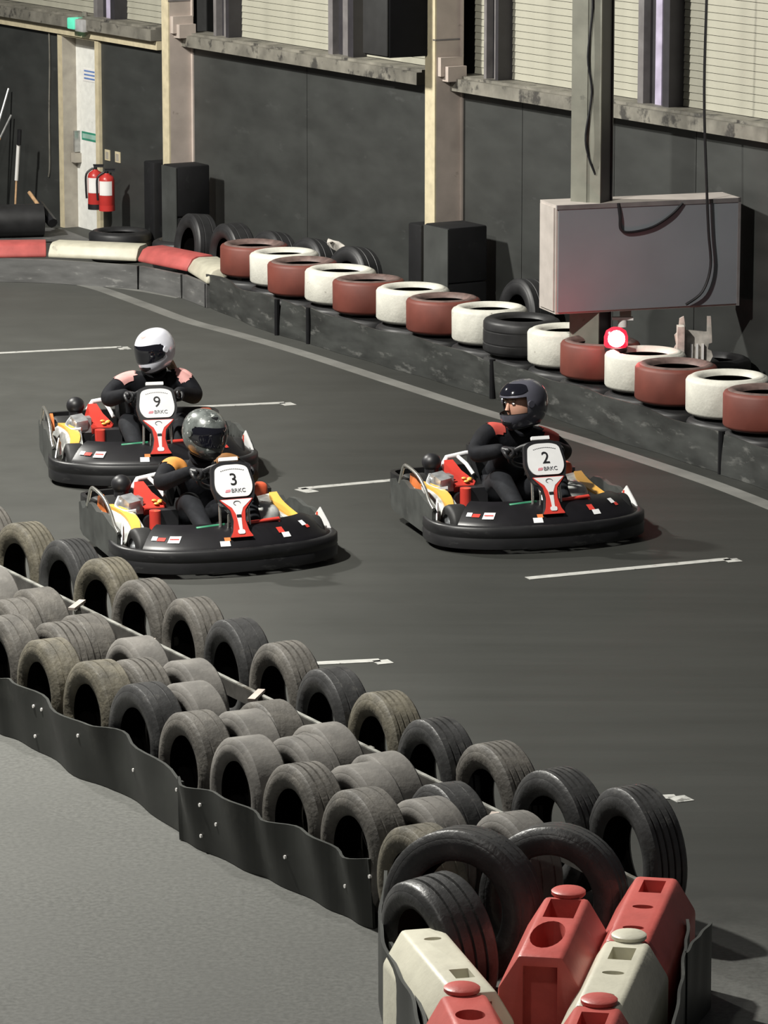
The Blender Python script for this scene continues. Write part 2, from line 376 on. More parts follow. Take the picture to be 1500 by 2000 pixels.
# ------------------------------------------------------------------ back wall
def wbox(mb, t0, t1, d0, d1, z0, z1, mi=0):
    return mb.hexa([wall(t0, d1, z0), wall(t1, d1, z0), wall(t1, d0, z0), wall(t0, d0, z0), wall(t0, d1, z1), wall(t1, d1, z1), wall(t1, d0, z1), wall(t0, d0, z1)], mi)
T = lambda px, py=300, d=0: wallhit(px, py, d)[0]
ZS = wallhit(600, 126)[1]                      # underside of the sill rail
ZT = ZS + .10
wl = MB(); wbox(wl, -14, 12, -.5, -.32, 0, 5.0)
wall_o = wl.build('wall_back', 'slab', smooth=0); struct(wall_o)
dL, dR = T(121), T(200)
DZ = wallhit(160, 52)[1]
def wpart(name, mat, *a, parent=wall_o, smooth=0):
    mb = MB(); wbox(mb, *a); o = mb.build(name, mat, parent, smooth); return o
edges = [(-14, -6.5), (-6.5, -3.2), (-3.2, dL), (dR, T(345)), (T(345), T(600)), (T(600), T(862)), (T(862), T(1020)), (T(1020), T(1200)), (T(1200), T(1360)), (T(1360), 12)]
for a, b in edges: wpart('wall_panel', 'panel', a + .004, b - .004, -.32, 0, 0, ZS)
wpart('wall_panel', 'panel', dL, dR, -.32, 0, DZ, ZS + .001)
# sill rails (one per bay) and the cream strip over the door
posts_t = [(-14, T(318)), (T(372), T(836)), (T(893), 12)]
for i, (a, b) in enumerate(posts_t):
    o = wpart('trim_%d' % (i + 1), 'girt', a, b, -.02, .11, ZS, ZT, parent=None); struct(o)
    wpart('ledge', 'girt', a, b, -.16, .06, ZT, ZT + .02, parent=o)
    if i == 0:
        wpart('cream_strip', 'cream', a, b, .0, .05, ZS - .085, ZS - .005, parent=o)
# windows: cream roller shutters between dark mullions
wins = [(-14, T(183, 20)), (T(224, 40), T(330, 60)), (T(395, 60), T(417, 60)), (T(447, 60), T(641, 90)), (T(690, 90), T(850, 120)), (T(900, 130), T(945, 130)), (T(973, 130), T(1245, 180)), (T(1306, 200), 12)]
for i, (a, b) in enumerate(wins):
    r = struct(empty('window_%d' % (i + 1), wall((a + b) / 2, 0, ZT)))
    mb = MB(); prof = [(0, -.13), (.050, -.135), (.053, -.15), (0, -.15)]
    base = [[wall(t, d, ZT + z) - r.location for z, d in prof] for t in (a, b)]
    mb.loft(base); me = mb.mesh('slat', 'shutter', 0)
    for k in range(30): link('slat', me, r, Matrix.Translation((0, 0, .025 + k * .055)))
mull = [(T(183, 20), T(224, 40)), (T(417, 60), T(447, 60)), (T(641, 90), T(690, 90)), (T(945, 130), T(973, 130)), (T(1245, 190), T(1306, 200))]
for i, (a, b) in enumerate(mull):
    o = wpart('trim_%d' % (i + 4), 'mullion', a, b, -.3, -.06, ZT, 4.2, parent=None); struct(o)
    c = a + (b - a) * .42
    wpart('glazing_bar', 'violet' if i in (0, 4) else 'mullion2', c, c + (b - a) * .2, -.06, -.04, ZT, 4.2, parent=o)
    wpart('flange', 'mullion2', a, a + (b - a) * .18, -.06, .0, ZT, 4.2, parent=o)
    wpart('flange', 'mullion', b - (b - a) * .2, b, -.06, .0, ZT, 4.2, parent=o)
# steel columns at the wall with padding round their feet
def column(pxl, pxm, dep, wid, n):
    t1 = T(pxm, 300, dep); t0 = t1 - wid
    r = struct(empty('trim_%d' % n, wall(t0, 0, 0)))
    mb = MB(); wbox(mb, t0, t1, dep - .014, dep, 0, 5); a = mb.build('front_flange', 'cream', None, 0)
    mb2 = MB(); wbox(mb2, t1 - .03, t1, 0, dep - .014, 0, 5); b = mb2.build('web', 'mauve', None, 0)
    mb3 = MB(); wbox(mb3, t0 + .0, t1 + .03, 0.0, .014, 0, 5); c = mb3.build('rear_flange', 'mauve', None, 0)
    mb4 = MB(); wbox(mb4, t1, t1 + .10, 0.015, dep * .75, ZT - .02, ZT + .10); wbox(mb4, t1, t1 + .05, .015, dep * .9, ZT + .02, ZT + .17); d = mb4.build('sill_bracket', 'mauve', None, 0)
    mb5 = MB()
    for z in (ZT + .3,): wbox(mb5, t1 - .035, t1 + .004, .02, dep, z, z + .012)
    e = mb5.build('splice_plate', 'mullion2', None, 0)
    for o in (a, b, c, d, e): o.parent = r; o.matrix_parent_inverse = Matrix.Translation(-r.location)
    return t0, t1
c1 = column(318, 331, .24, .125, 20)
c2 = column(832, 849, .25, .15, 21)
def bev(o, wdt, seg=2, ang=30):
    m = o.modifiers.new('b', 'BEVEL'); m.width = wdt; m.segments = seg; m.limit_method = 'ANGLE'; m.angle_limit = math.radians(ang)
    realise(o); me = o.data
    me.polygons.foreach_set('use_smooth', [True] * len(me.polygons)); me.set_sharp_from_angle(angle=math.radians(35)); return o
def padbox(pxm, pyt, d1, wid, dep, label, name='post_pad', split=True):
    t1, z1 = wallhit(pxm, pyt, d1); r = empty(name, wall(t1 - wid / 2, d1 - dep / 2, 0)); tag(r, label, 'padding')
    iv = Matrix.Translation(-r.location)
    for (z0, z2) in ((0, z1 * .52), (z1 * .525, z1)) if split else ((0, z1),):
        mb = MB(); wbox(mb, t1 - wid, t1, d1 - dep, d1, z0, z2); o = mb.build('foam_block', 'pad', None, 0); bev(o, .015); o.parent = r; o.matrix_parent_inverse = iv
    if split:
        mb = MB(); wbox(mb, t1 - wid, t1, d1, d1 + .008, .01, z1 - .01); o = mb.build('dusty_front_sheet', 'padfront', None, 0); o.parent = r; o.matrix_parent_inverse = iv
    return t1, z1
padbox(345, 326, .50, .27, .33, 'tall black foam pad round the foot of the column beside the door')
padbox(876, 446, .52, .36, .36, 'tall black foam pad round the foot of the middle column')
padbox(300, 318, .30, .20, .25, 'dark sheet stood on end between the door and the padded column', 'leaning_board', False)
padbox(822, 440, .28, .2, .2, 'narrow dark board standing just left of the middle column', 'leaning_board', False)
# door
dr = struct(empty('door_1', wall((dL + dR) / 2, 0, 0))); iv = Matrix.Translation(-dr.location)
def dpart(name, mat, *a, parent=dr, smooth=0):
    mb = MB(); wbox(mb, *a); o = mb.build(name, mat, None, smooth); o.parent = parent
    o.matrix_parent_inverse = iv; return o
JW = .075
dpart('jamb', 'cream', dL, dL + JW, -.16, .03, 0, DZ); dpart('jamb', 'cream', dR - JW, dR, -.16, .03, 0, DZ)
dpart('reveal', 'reveal', dL + JW, dL + JW + .012, -.16, .02, 0, DZ - .1)
dpart('head', 'cream', dL, dR, -.16, .03, DZ - .11, DZ)
leaf = dpart('leaf', 'doorwhite', dL + JW, dR - JW, -.17, -.12, 0, DZ - .11)
ta, zc = wallhit(162, 145, -.118); tb = wallhit(188, 145, -.118)[0]
dpart('notice', 'label', ta, tb, -.119, -.116, zc - .06, zc + .06)
for k in range(3): dpart('notice_text', 'blueink', ta + .03, tb - .03, -.116, -.114, zc + .045 - k * .035 - .014, zc + .045 - k * .035)
ta, zc = wallhit(160, 264, -.118); tb = wallhit(189, 264, -.118)[0]
dpart('push_sign', 'green', ta, tb, -.119, -.116, zc - .04, zc + .04)
dpart('push_sign_panel', 'palegreen', ta + .02, tb - .02, -.116, -.114, zc - .022, zc + .022)
zc = wallhit(148, 280)[1]
dpart('pull_handle', 'steel', dL + JW + .05, dL + JW + .08, -.119, -.06, zc - .10, zc + .10)
dpart('latch', 'reveal', dL + JW + .02, dL + JW + .10, -.119, -.05, zc - .2, zc - .11)
# emergency exit lamp above the door
t, z = wallhit(150, 46, .12)
r = empty('exit_lamp', wall(t, .06, z)); tag(r, 'small glowing green emergency lamp above the white door', 'lamp')
for nm, mt, a in (('lit_lens', 'exit', (t - .13, t + .01, .05, .16, z - .055, z + .05)), ('grey_body', 'clearplastic', (t + .01, t + .17, .05, .15, z - .07, z + .045)), ('bracket', 'girt', (t - .02, t + .06, .03, .06, z + .045, z + .11))):
    mb = MB(); wbox(mb, *a); o = mb.build(nm, mt, None, 0); bev(o, .012); o.parent = r; o.matrix_parent_inverse = Matrix.Translation(-r.location)
# small yellow signs
for px, py, lab in ((209, 303, 'small yellowed notice on the dark wall nearest the door frame'), (229, 307, 'small yellowed notice on the dark wall, further from the door frame')):
    t, z = wallhit(px, py, .01); r = empty('wall_notice', wall(t, 0, z)); tag(r, lab, 'notice', 'yellowed notices by the door')
    for nm, mt, a in (('card', 'cream', (t - .05, t + .05, .001, .008, z - .05, z + .05)), ('pictogram', 'reveal', (t - .03, t + .025, .008, .010, z - .035, z + .03))):
        mb = MB(); wbox(mb, *a); o = mb.build(nm, mt, None, 0); o.parent = r; o.matrix_parent_inverse = Matrix.Translation(-r.location)
# fire extinguishers
def extinguisher(px, pyt, pyb, d, lab, foot):
    t, zt = wallhit(px, pyt, d); _, zb = wallhit(px, pyb, d)
    h = zt - zb; R_ = .072
    r = empty('fire_extinguisher', wall(t, d, zb)); tag(r, lab, 'extinguisher', 'fire extinguishers by the door')
    mb = MB().lathe([(0, .0), (R_ * .9, 0), (R_, .02), (R_, h * .74), (R_ * .85, h * .82), (R_ * .35, h * .88), (R_ * .3, h * .9), (0, h * .9)], 24); mb.build('cylinder', 'red', r)
    MB().lathe([(0, .0), (R_ * 1.02, 0), (R_ * 1.02, .05), (R_ * .98, .05)], 24).build('base_ring', 'black' if foot else 'red', r)
    mb = MB(); mb.cyl((0, 0, h * .88), (0, 0, h * .95), .018, 10); mb.box((.03, 0, h * .97), (.09, .02, .02)); mb.box((.03, 0, h * 1.0), (.10, .02, .012)); mb.build('valve', 'black', r)
    mb = MB(); mb.tube(spline([(-.02, -.01, h * .93), (-R_ - .01, -.02, h * .8), (-R_ - .015, -.02, h * .5), (-R_ - .01, -.02, h * .25)], 4), .010, 8); mb.build('hose', 'black', r)
    # paper label wrapped round the front
    rg = []
    for k in range(9):
        a = math.radians(-150 + k * 13); rg.append([Vector((math.cos(a) * (R_ + .002), math.sin(a) * (R_ + .002), zz)) for zz in (h * .38, h * .72)])
    MB().loft(rg, closed=False).build('paper_label', 'label', r)
extinguisher(186, 322, 408, .17, 'red fire extinguisher with a black foot, left of the pair by the door', True)
extinguisher(208, 330, 411, .26, 'larger red fire extinguisher, right of the pair by the door', False)
# wall cable and tools
def wire(pts, rad, label, name='hanging_cable', mat='black'):
    o = MB().tube(spline(pts, 5), rad, 6).build(name, mat); recentre(o); tag(o, label, 'cable'); return o
wire([wall(*((lambda h: (h[0], .012, h[1]))(wallhit(x, y, .012)))) for x, y in ((95, 32), (97, 120), (96, 220), (97, 320), (95, 345))], .008, 'thin grey cable hanging down the dark wall left of the door', mat='girt')
def wp(px, py, d): t, z = wallhit(px, py, d); return wall(t, d, z)
def tool(name, label, segs):
    r = empty(name, segs[0][2][0] if False else Vector(segs[-1][2][-1])); tag(r, label, 'tool', 'tools leaning on the wall at the far left')
    for nm, mt, pts, rad in segs:
        mb = MB().tube([Vector(p) - r.location for p in pts], rad, 8); mb.build(nm, mt, r)
tool('broom', 'tall pale broom handle leaning at the very left edge', [('handle', 'steel', [wp(17, 173, .05), wp(-4, 245, .2)], .013), ('shaft', 'wood', [wp(-4, 245, .2), wp(-60, 400, .6)], .014)])
tool('rake', 'shorter pale handle crossing below the broom at the left edge', [('handle', 'steel', [wp(22, 225, .05), wp(0, 270, .2)], .012), ('shaft', 'wood', [wp(0, 270, .2), wp(-60, 390, .6)], .012)])
tool('spade', 'spade with black grip and white shaft standing behind the black roll', [('grip', 'black', [wp(38, 253, .3), wp(37, 283, .3)], .022), ('shaft', 'label', [wp(36, 283, .3), wp(32, 352, .3)], .018), ('lower_shaft', 'wood', [wp(32, 352, .3), wp(29, 420, .35)], .010)])
tool('mallet', 'short wooden handled mallet resting against the black roll', [('handle', 'wood', [wp(57, 376, .5), wp(78, 405, .5)], .018), ('head', 'black', [wp(75, 400, .45), wp(103, 436, .45)], .05)])
# rolled rubber mat and sheet on the floor behind the kerb
a = at(-60, 432, .17); b = at(84, 428, .17)
r = empty('rubber_roll', Vector(((a.x + b.x) / 2, (a.y + b.y) / 2, 0))); tag(r, 'thick roll of black rubber sheet lying at the far left', 'roll')
mb = MB(); x, y, z = frame(b - a)
sp = []
for k in range(90):
    th = k / 90 * 2 * math.pi * 4; rr = .05 + .12 * k / 90; sp.append((rr, th))
outer = lambda c, s_: [c + (x * math.cos(th) + y * math.sin(th)) * rr * s_ for rr, th in sp]
rg = [[p - r.location for p in outer(c, 1) + outer(c, .93)[::-1]] for c in (a, b)]
mb.loft(rg); mb.build('rolled_sheet', 'rubBlk', r)
o = MB().hexa([at(-60, 470) , at(190, 473), at(120, 446), at(-60, 437), at(-60, 470, .01), at(190, 473, .01), at(120, 446, .01), at(-60, 437, .01)]).build('rubber_mat', 'kerbwall', smooth=0); recentre(o); tag(o, 'flat dark mat on the floor behind the red and white kerb', 'mat')
# loudspeaker on the middle column
t1, z0 = wallhit(757, 114, .62)
r = empty('loudspeaker', wall(t1 - .2, .37, z0)); tag(r, 'big black loudspeaker box hung high beside the middle column', 'loudspeaker'); iv = Matrix.Translation(-r.location)
for nm, mt, a in (('cabinet', 'blackmatt', (t1 - .40, t1, .12, .60, z0, z0 + .9)), ('grille', 'padgrille', (t1 - .39, t1 - .01, .60, .62, z0 + .01, z0 + .89)), ('wall_bracket', 'black', (t1 - .25, t1 - .15, 0, .12, z0 + .3, z0 + .5))):
    mb = MB(); wbox(mb, *a); o = mb.build(nm, mt, None, 0); bev(o, .01); o.parent = r; o.matrix_parent_inverse = iv
# ------------------------------------------------------------------ column with the grey board
pc = at(1150, 803); hx = .105
ca = math.radians(18)
bx_ = Vector((math.cos(ca), math.sin(ca), 0)); by_ = Vector((math.sin(ca), -math.cos(ca), 0))   # board right, board front
def obox(mb, o, x0, x1, y0, y1, z0, z1, X=bx_, Y=by_, mi=0):
    P = lambda a, b, c: o + X * a + Y * b + Vector((0, 0, c))
    return mb.hexa([P(x0, y1, z0), P(x1, y1, z0), P(x1, y0, z0), P(x0, y0, z0), P(x0, y1, z1), P(x1, y1, z1), P(x1, y0, z1), P(x0, y0, z1)], mi)
r = struct(empty('trim_22', pc))
ang2 = math.radians(-28); X2 = Vector((math.cos(ang2), math.sin(ang2), 0)); Y2 = Vector((X2.y, -X2.x, 0))
Z0 = Vector((0, 0, 0))
for nm, mt, a in (('front_flange', 'colgrey', (-.115, .115, .08, .095, 0, 5)), ('web', 'colgrey', (-.01, .01, -.08, .08, 0, 5)), ('rear_flange', 'mullion', (-.115, .125, -.095, -.08, 0, 5)), ('shaded_side', 'mullion', (.10, .115, -.08, .08, 0, 5)), ('cover_strip', 'colgrey', (-.012, .012, .095, .103, .9, 5)), ('foot_plate', 'colgrey', (-.16, .16, -.15, .15, 0, .015))):  # column's right side and rear flange carry their shade as a dark colour
    MB_ = MB(); obox(MB_, Z0, *a, X=X2, Y=Y2); MB_.build(nm, mt, r, 0)
wire([pc + X2 * .03 + Y2 * .115 + Vector((x, 0, z)) for x, z in ((-.02, 4.2), (.0, 3.2), (.02, 2.9), (-.01, 2.55), (.02, 2.3), (-.02, 2.0), (.0, 1.85), (.05, 1.72))], .009, 'dark cable snaking down the grey column behind the board', 'column_cable')
bl = at(1083, 815); zb = .74
s815 = 274.0
bw = (1448 - 1083) / s815 / math.cos(ca); bh = 213 / s815
r = empty('display_board', bl); tag(r, 'large grey display board with a pale left edge on the grey column', 'board')
for nm, mt, a in (('cabinet', 'boardside', (0, bw, -.33, 0, zb, zb + bh)), ('screen_face', 'boardface', (.015, bw - .02, 0, .012, zb + .015, zb + bh - .03)), ('side_strip', 'boardside', (-.012, 0, -.30, -.02, zb + .02, zb + bh - .02)), ('edge_trim', 'mullion2', (bw - .02, bw, 0, .018, zb, zb + bh)), ('edge_trim', 'mullion2', (0, bw, 0, .018, zb + bh - .03, zb + bh))):
    MB_ = MB(); obox(MB_, Z0, *a); MB_.build(nm, mt, r, 0)
bp = lambda x, y, z: bl + bx_ * x + by_ * y + Vector((0, 0, z))
wire([bp(1.10, .05, 4.5), bp(1.10, .05, 3.2), bp(1.09, .05, 2.3), bp(1.12, .05, zb + bh + .1), bp(1.14, .05, zb + .55), bp(1.16, .05, zb + .30), bp(1.10, .05, zb + .12), bp(.98, .04, zb + .03)], .010, 'long dark cable dropping from above across the right of the grey board')
wire([bp(.46, .02, zb + bh), bp(.47, .03, zb + bh - .1), bp(.48, .03, zb + bh - .19), bp(.56, .03, zb + bh - .21), bp(.72, .03, zb + bh - .18), bp(.86, .03, zb + bh - .1), bp(.95, .02, zb + bh - .02)], .010, 'loop of dark cable across the top of the grey board', 'board_cable')
# ------------------------------------------------------------------ tyres
TY = {}
def tyre_kind(key, R, W, rim, rub, lip=None, style='rib', treadmat=None, seg=44):
    lip = lip or rub; h = W / 2
    prof = [(rim, -h * .72), (rim + .012, -h * .86), (rim + (R - rim) * .45, -h * 1.0), (R - .035, -h * .96), (R - .016, -h * .80), (R - .012, 0), (R - .016, h * .80), (R - .035, h * .96), (rim + (R - rim) * .45, h * 1.0), (rim + .012, h * .86), (rim, h * .72),
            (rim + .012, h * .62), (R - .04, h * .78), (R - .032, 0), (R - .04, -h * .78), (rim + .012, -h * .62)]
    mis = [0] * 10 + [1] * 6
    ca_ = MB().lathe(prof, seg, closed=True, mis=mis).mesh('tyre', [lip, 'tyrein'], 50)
    # tread band
    p = [(R - .030, -h * .93), (R - .010, -h * .86), (R, -h * .74)]
    if style == 'rib': gs = [-.5, -.17, .17, .5]
    elif style == 'rib3': gs = [-.4, 0, .4]
    elif style == 'worn': gs = [-.35, .35]
    else: gs = []
    dp = .010 if style != 'worn' else .004
    for q in gs: p += [(R + .001, (q - .055) * h), (R - dp, (q - .03) * h), (R - dp, (q + .03) * h), (R + .001, (q + .055) * h)]
    p += [(R, h * .74), (R - .010, h * .86), (R - .030, h * .93)]
    p += [(R - .02, h * .8), (R - .02, -h * .8)]
    tr_ = MB().lathe(p, seg, closed=True).mesh('tread', treadmat or rub, 35)
    TY[key] = (ca_, tr_, R, W)
for rk in ('rubA', 'rubB', 'rubC', 'rubD'):
    for st in ('rib', 'rib3', 'worn', 'plain'):
        tyre_kind(rk + st, .275, .185, .165, rk, style=st)
tyre_kind('wideB', .28, .25, .17, 'rubB', style='rib3')
tyre_kind('bigrubB', .325, .20, .20, 'rubB', style='worn')
tyre_kind('red', .284, .27, .175, 'tyred', lip='tyredlip', style='plain', treadmat='tyred')
tyre_kind('white', .284, .27, .175, 'tyrewhite', style='plain')
tyre_kind('blk', .284, .27, .175, 'rubBlk', style='worn')
tyre_kind('blkup', .30, .22, .175, 'rubBlk', style='worn')
def tyre(key, loc, label, group, axis=(0, 0, 1), spin=0, sc=(1, 1, 1), cat='tyre', parts=True):
    ca_, tr_, R, W = TY[key]
    o = bpy.data.objects.new('tyre', ca_); COL.objects.link(o)
    q = Vector((0, 0, 1)).rotation_difference(Vector(axis).normalized())
    o.rotation_mode = 'QUATERNION'; o.rotation_quaternion = q @ Quaternion((0, 0, 1), spin); o.location = loc; o.scale = sc
    tag(o, label, cat, group)
    t_ = bpy.data.objects.new('tread', tr_); COL.objects.link(t_); t_.parent = o
    return o
# far barrier: painted tyres on a skirted black row
fpath = [at(*p) for p in [(400, 600), (470, 630), (525, 652), (610, 677), (750, 718), (893, 760), (1050, 810), (1195, 862), (1300, 895), (1430, 938), (1560, 985), (1700, 1035)]]
fs = spline(fpath, 8)
def along(pts):
    out = [0]
    for a, b in zip(pts, pts[1:]): out.append(out[-1] + (b - a).length)
    return out
fal = along(fs)
def fpos(s_, off=0.0):
    for i in range(len(fs) - 1):
        if fal[i + 1] >= s_ or i == len(fs) - 2:
            f = (s_ - fal[i]) / (fal[i + 1] - fal[i]); p = fs[i].lerp(fs[i + 1], f); d = (fs[i + 1] - fs[i]).normalized(); return p + Vector((-d.y, d.x, 0)) * off
ZB = .29
cols = ['red', 'white', 'red', 'white', 'red', 'white', 'red', 'white', 'blk', 'white', 'red', 'white', 'red', 'white', 'red', 'white']
s0 = .26; STEP = .566
for i, c in enumerate(cols):
    p = fpos(s0 + i * STEP, .352 + (.06 if i % 2 else 0))
    nm = {'red': 'brick red painted', 'white': 'white painted', 'blk': 'unpainted black'}[c]
    kth = [j for j in range(len(cols)) if cols[j] == c].index(i)
    lab = 'unpainted black tyre between two white ones on the far barrier' if c == 'blk' else '%s tyre on the far barrier, %s %s one from the kerb' % (nm, ORD[kth], 'red' if c == 'red' else 'white')
    if c == 'white' and kth == 5: lab = 'white painted tyre on the far barrier with the red beacon standing in it'
    tyre(c, p + Vector((random.uniform(-.008, .008), random.uniform(-.008, .008), ZB + .136)), lab, 'painted tyres on the far barrier', (random.uniform(-.015, .015), random.uniform(-.015, .015), 1), random.random() * 6)
    tyre('blk', p + Vector((0, 0, .138)), 'black tyre behind the belt skirt under the %s painted tyre from the kerb' % ORD[i] if i < 16 else '', 'lower black tyres of the far barrier', (0, 0, 1), random.random() * 6)
# belt skirt panels
sk = empty('barrier_skirt', fs[0]); tag(sk, 'scuffed dark belt skirt along the foot of the far painted tyres', 'barrier skirt'); iv = Matrix.Translation(-sk.location)
cuts = [0, 1.62, 2.12, 4.95, 8.15, 10.4, fal[-1] - .01]
for i in range(len(cuts) - 1):
    n = max(4, int((cuts[i + 1] - cuts[i]) / .12)); pts = [fpos(cuts[i] + .01 + (cuts[i + 1] - cuts[i] - .03) * k / n, .03 + (.012 if i % 2 else 0)) for k in range(n + 1)]
    mb = MB(); ribbon(mb, pts, .002, .28, .014, .022, i * 2.1, top=lambda f, i=i: .012 * math.sin(f * 9 + i))
    o = mb.build('belt_panel', 'skirt'); o.parent = sk; o.matrix_parent_inverse = iv
    mb = MB()
    q = pts[-1]; mb.cyl(q + Vector((0, 0, .0)), q + Vector((0, 0, .29)), .022, 8); o = mb.build('seam_post', 'blackmatt'); o.parent = sk; o.matrix_parent_inverse = iv
# kerb at the left: boards with red and white caps
kp = [at(*p) for p in [(-420, 556), (0, 551), (95, 553), (270, 566), (355, 583), (405, 602)]]
kb = empty('kerb_barrier', kp[2]); tag(kb, 'low grey board barrier under the red and white caps at the left', 'barrier'); iv = Matrix.Translation(-kb.location)
for a, b in ((0, 3), (3, 4), (4, 5)):
    pts = []
    for k in range(a, b): pts += [kp[k].lerp(kp[k + 1], j / 4) for j in range(4)]
    pts += [kp[b]]
    d0 = (pts[1] - pts[0]).normalized() * .01; pts[0] = pts[0] + d0; pts[-1] = pts[-1] - d0
    mb = MB(); ribbon(mb, pts, .002, .205, .04, .006, a); o = mb.build('board', 'kerbwall'); o.parent = kb; o.matrix_parent_inverse = iv
    q = pts[-1]; mb = MB(); mb.cyl(q + Vector((0, .03, 0)), q + Vector((0, .03, .2)), .02, 8); o = mb.build('stake', 'blackmatt'); o.parent = kb; o.matrix_parent_inverse = iv
caps = [((-420, 509), (92, 503), 'kred', 'red plastic kerb block at the left edge of the picture'), ((92, 503), (268, 511), 'kwhite', 'long white plastic kerb block between two red ones'), ((268, 511), (366, 531), 'kred', 'red plastic kerb block angled towards the painted tyres'), ((366, 531), (404, 555), 'kwhite', 'short white plastic kerb block touching the first painted tyre')]
for a, b, mt, lab in caps:
    A, B = at(*a, .207), at(*b, .207); d = (B - A).normalized(); back = Vector((-d.y, d.x, 0)); A = A + d * .006; B = B - d * .006
    prof = [(.0, 0), (.0, .03), (.05, .105), (.10, .125), (.26, .125), (.30, .09), (.30, 0)]
    rg = [[P + back * q + Vector((0, 0, z)) for q, z in prof] for P in (A, A.lerp(B, .5), B)]
    o = MB().loft(rg).build('kerb_block', mt, None, 0); bev(o, .012); recentre(o); tag(o, lab, 'kerb block', 'red and white kerb blocks')
# loose black tyres behind the far barrier
def lay(px, py, z, label, key='blk', tilt=(0, 0)):
    p = at(px, py, z + .27); q = (p - P0).dot(WN); p = p + WN * max(0, .34 - q); tyre(key, Vector((p.x, p.y, z + .137)), label, 'loose black tyres behind the far barrier', (tilt[0], tilt[1], 1), random.random() * 6)
def stand(px, py, label, axis=(-.6, -.8, .0), key='blkup'):
    p = at(px, py, .60); q = (p - P0).dot(WN); p = p + WN * max(0, .27 - q); tyre(key, Vector((p.x, p.y, .30)), label, 'loose black tyres behind the far barrier', axis, random.random() * 6)
lay(235, 449, 0, 'black tyre lying flat in front of the white door')
lay(372, 466, .0, 'greyish tyre lying flat behind the end of the kerb')
stand(383, 418, 'black tyre standing upright beside the pad of the column by the door', (-.9, -.4, .1))
stand(455, 436, 'black tyre standing behind the first white painted tyre', (-.9, -.45, .0))
stand(528, 452, 'black tyre leaning behind the second red painted tyre', (-.86, -.5, .2))
stand(606, 466, 'black tyre leaning against the wall behind the third painted tyre', (-.84, -.52, .2))
stand(690, 482, 'black tyre leaning against the wall with a torn rag over it', (-.82, -.55, .15))
lay(742, 512, .05, 'black tyre lying flat behind the fifth painted tyre', tilt=(.0, -.06))
stand(1030, 545, 'black tyre standing in the dark left of the grey board', (-.9, -.45, .1))
lay(1330, 700, .1, 'black tyre lying in the dark under the grey board', tilt=(.03, 0))
lay(1452, 690, .1, 'black tyre lying in the dark at the right edge behind the white painted tyre')
o = MB()
rag = at(668, 476, .61); rg = []
for i in range(9):
    f = i / 8
    rg.append([rag + Vector((-.12 + .34 * f, .1 - .25 * f + j * .02, -.012 + .03 * math.sin(j * 1.3 + i * .8) - .15 * f * f - .05 * j * f)) for j in range(6)])
o.loft(rg, closed=False); ob = o.build('torn_rag', 'torn'); md = ob.modifiers.new('s', 'SOLIDIFY'); md.thickness = .012; realise(ob); recentre(ob); tag(ob, 'torn pale rag over the loose tyres by the wall', 'rag')
# red beacon standing in a white tyre
lp = at(1203, 668, .60); lp.z = 0
r = empty('beacon_lamp', lp + Vector((0, 0, .22))); tag(r, 'glowing red beacon lamp standing in a white painted tyre', 'lamp')
MB().cyl((0, 0, -.215), (0, 0, .33), .022, 12).build('pole', 'tubeblk', r)
MB().lathe([(0, .31), (.075, .31), (.08, .325), (.08, .345), (.06, .35), (0, .35)], 24).build('base', 'black', r)
MB().lathe([(.074, .348), (.084, .36), (.084, .42), (.07, .46), (.035, .482), (0, .488)], 24).build('lens', 'lens', r)
MB().ball((0, -.05, .41), (.062, .065, .062), 16, 10).build('bulb', 'bulb', r)
pl = bpy.data.lights.new('beacon_light', 'POINT'); pl.energy = 5; pl.color = (1, .03, .06); pl.shadow_soft_size = .05
po = bpy.data.objects.new('beacon_light', pl); COL.objects.link(po); po.location = lp + Vector((-.03, -.14, .66))
# torn white panel and small bracket under the board
jb = at(1355, 708, .42); r = empty('broken_bracket', jb); tag(r, 'torn white plastic panel with two prongs under the grey board', 'bracket')
s_ = 1 / 268
mb = MB(); ol = [(-30, 0), (30, 0), (36, 12), (33, 22), (26, 26), (28, 36), (34, 38), (33, 60), (31, 88), (24, 88), (24, 58), (-16, 62), (-20, 88), (-28, 84), (-30, 60), (-37, 52), (-34, 34), (-38, 26)]
mb.prism([(x * s_, y * s_) for x, y in ol], .03, 0, Matrix(((1, 0, 0, 0), (0, 0, 1, 0), (0, 1, 0, 0), (0, 0, 0, 1)))); mb.build('plate', 'torn', r, 0)
mb = MB(); mb.box((-.10, -.05, .14), (.05, .10, .26)); mb.build('torn_edge', 'torn', r, 0)
for k in range(3): MB().box((-.02 + k * .04, -.012, .08), (.016, .03, .11)).build('rib', 'label', r, 0)
MB().cyl((0, .03, -.42), (0, .03, .02), .03, 8).build('stake', 'blackmatt', r)
r = empty('clamp', bp(.55, -.10, zb - .10)); tag(r, 'small white clamp hanging under the grey board beside the beacon', 'clamp')
MB().box((0, 0, .03), (.15, .05, .02)).build('bar', 'label', r, 0); MB().cyl((0, 0, -.03), (0, 0, .03), .035, 12).build('knob', 'label', r); MB().box((.02, 0, .07), (.08, .03, .07)).build('bracket', 'colgrey', r, 0)
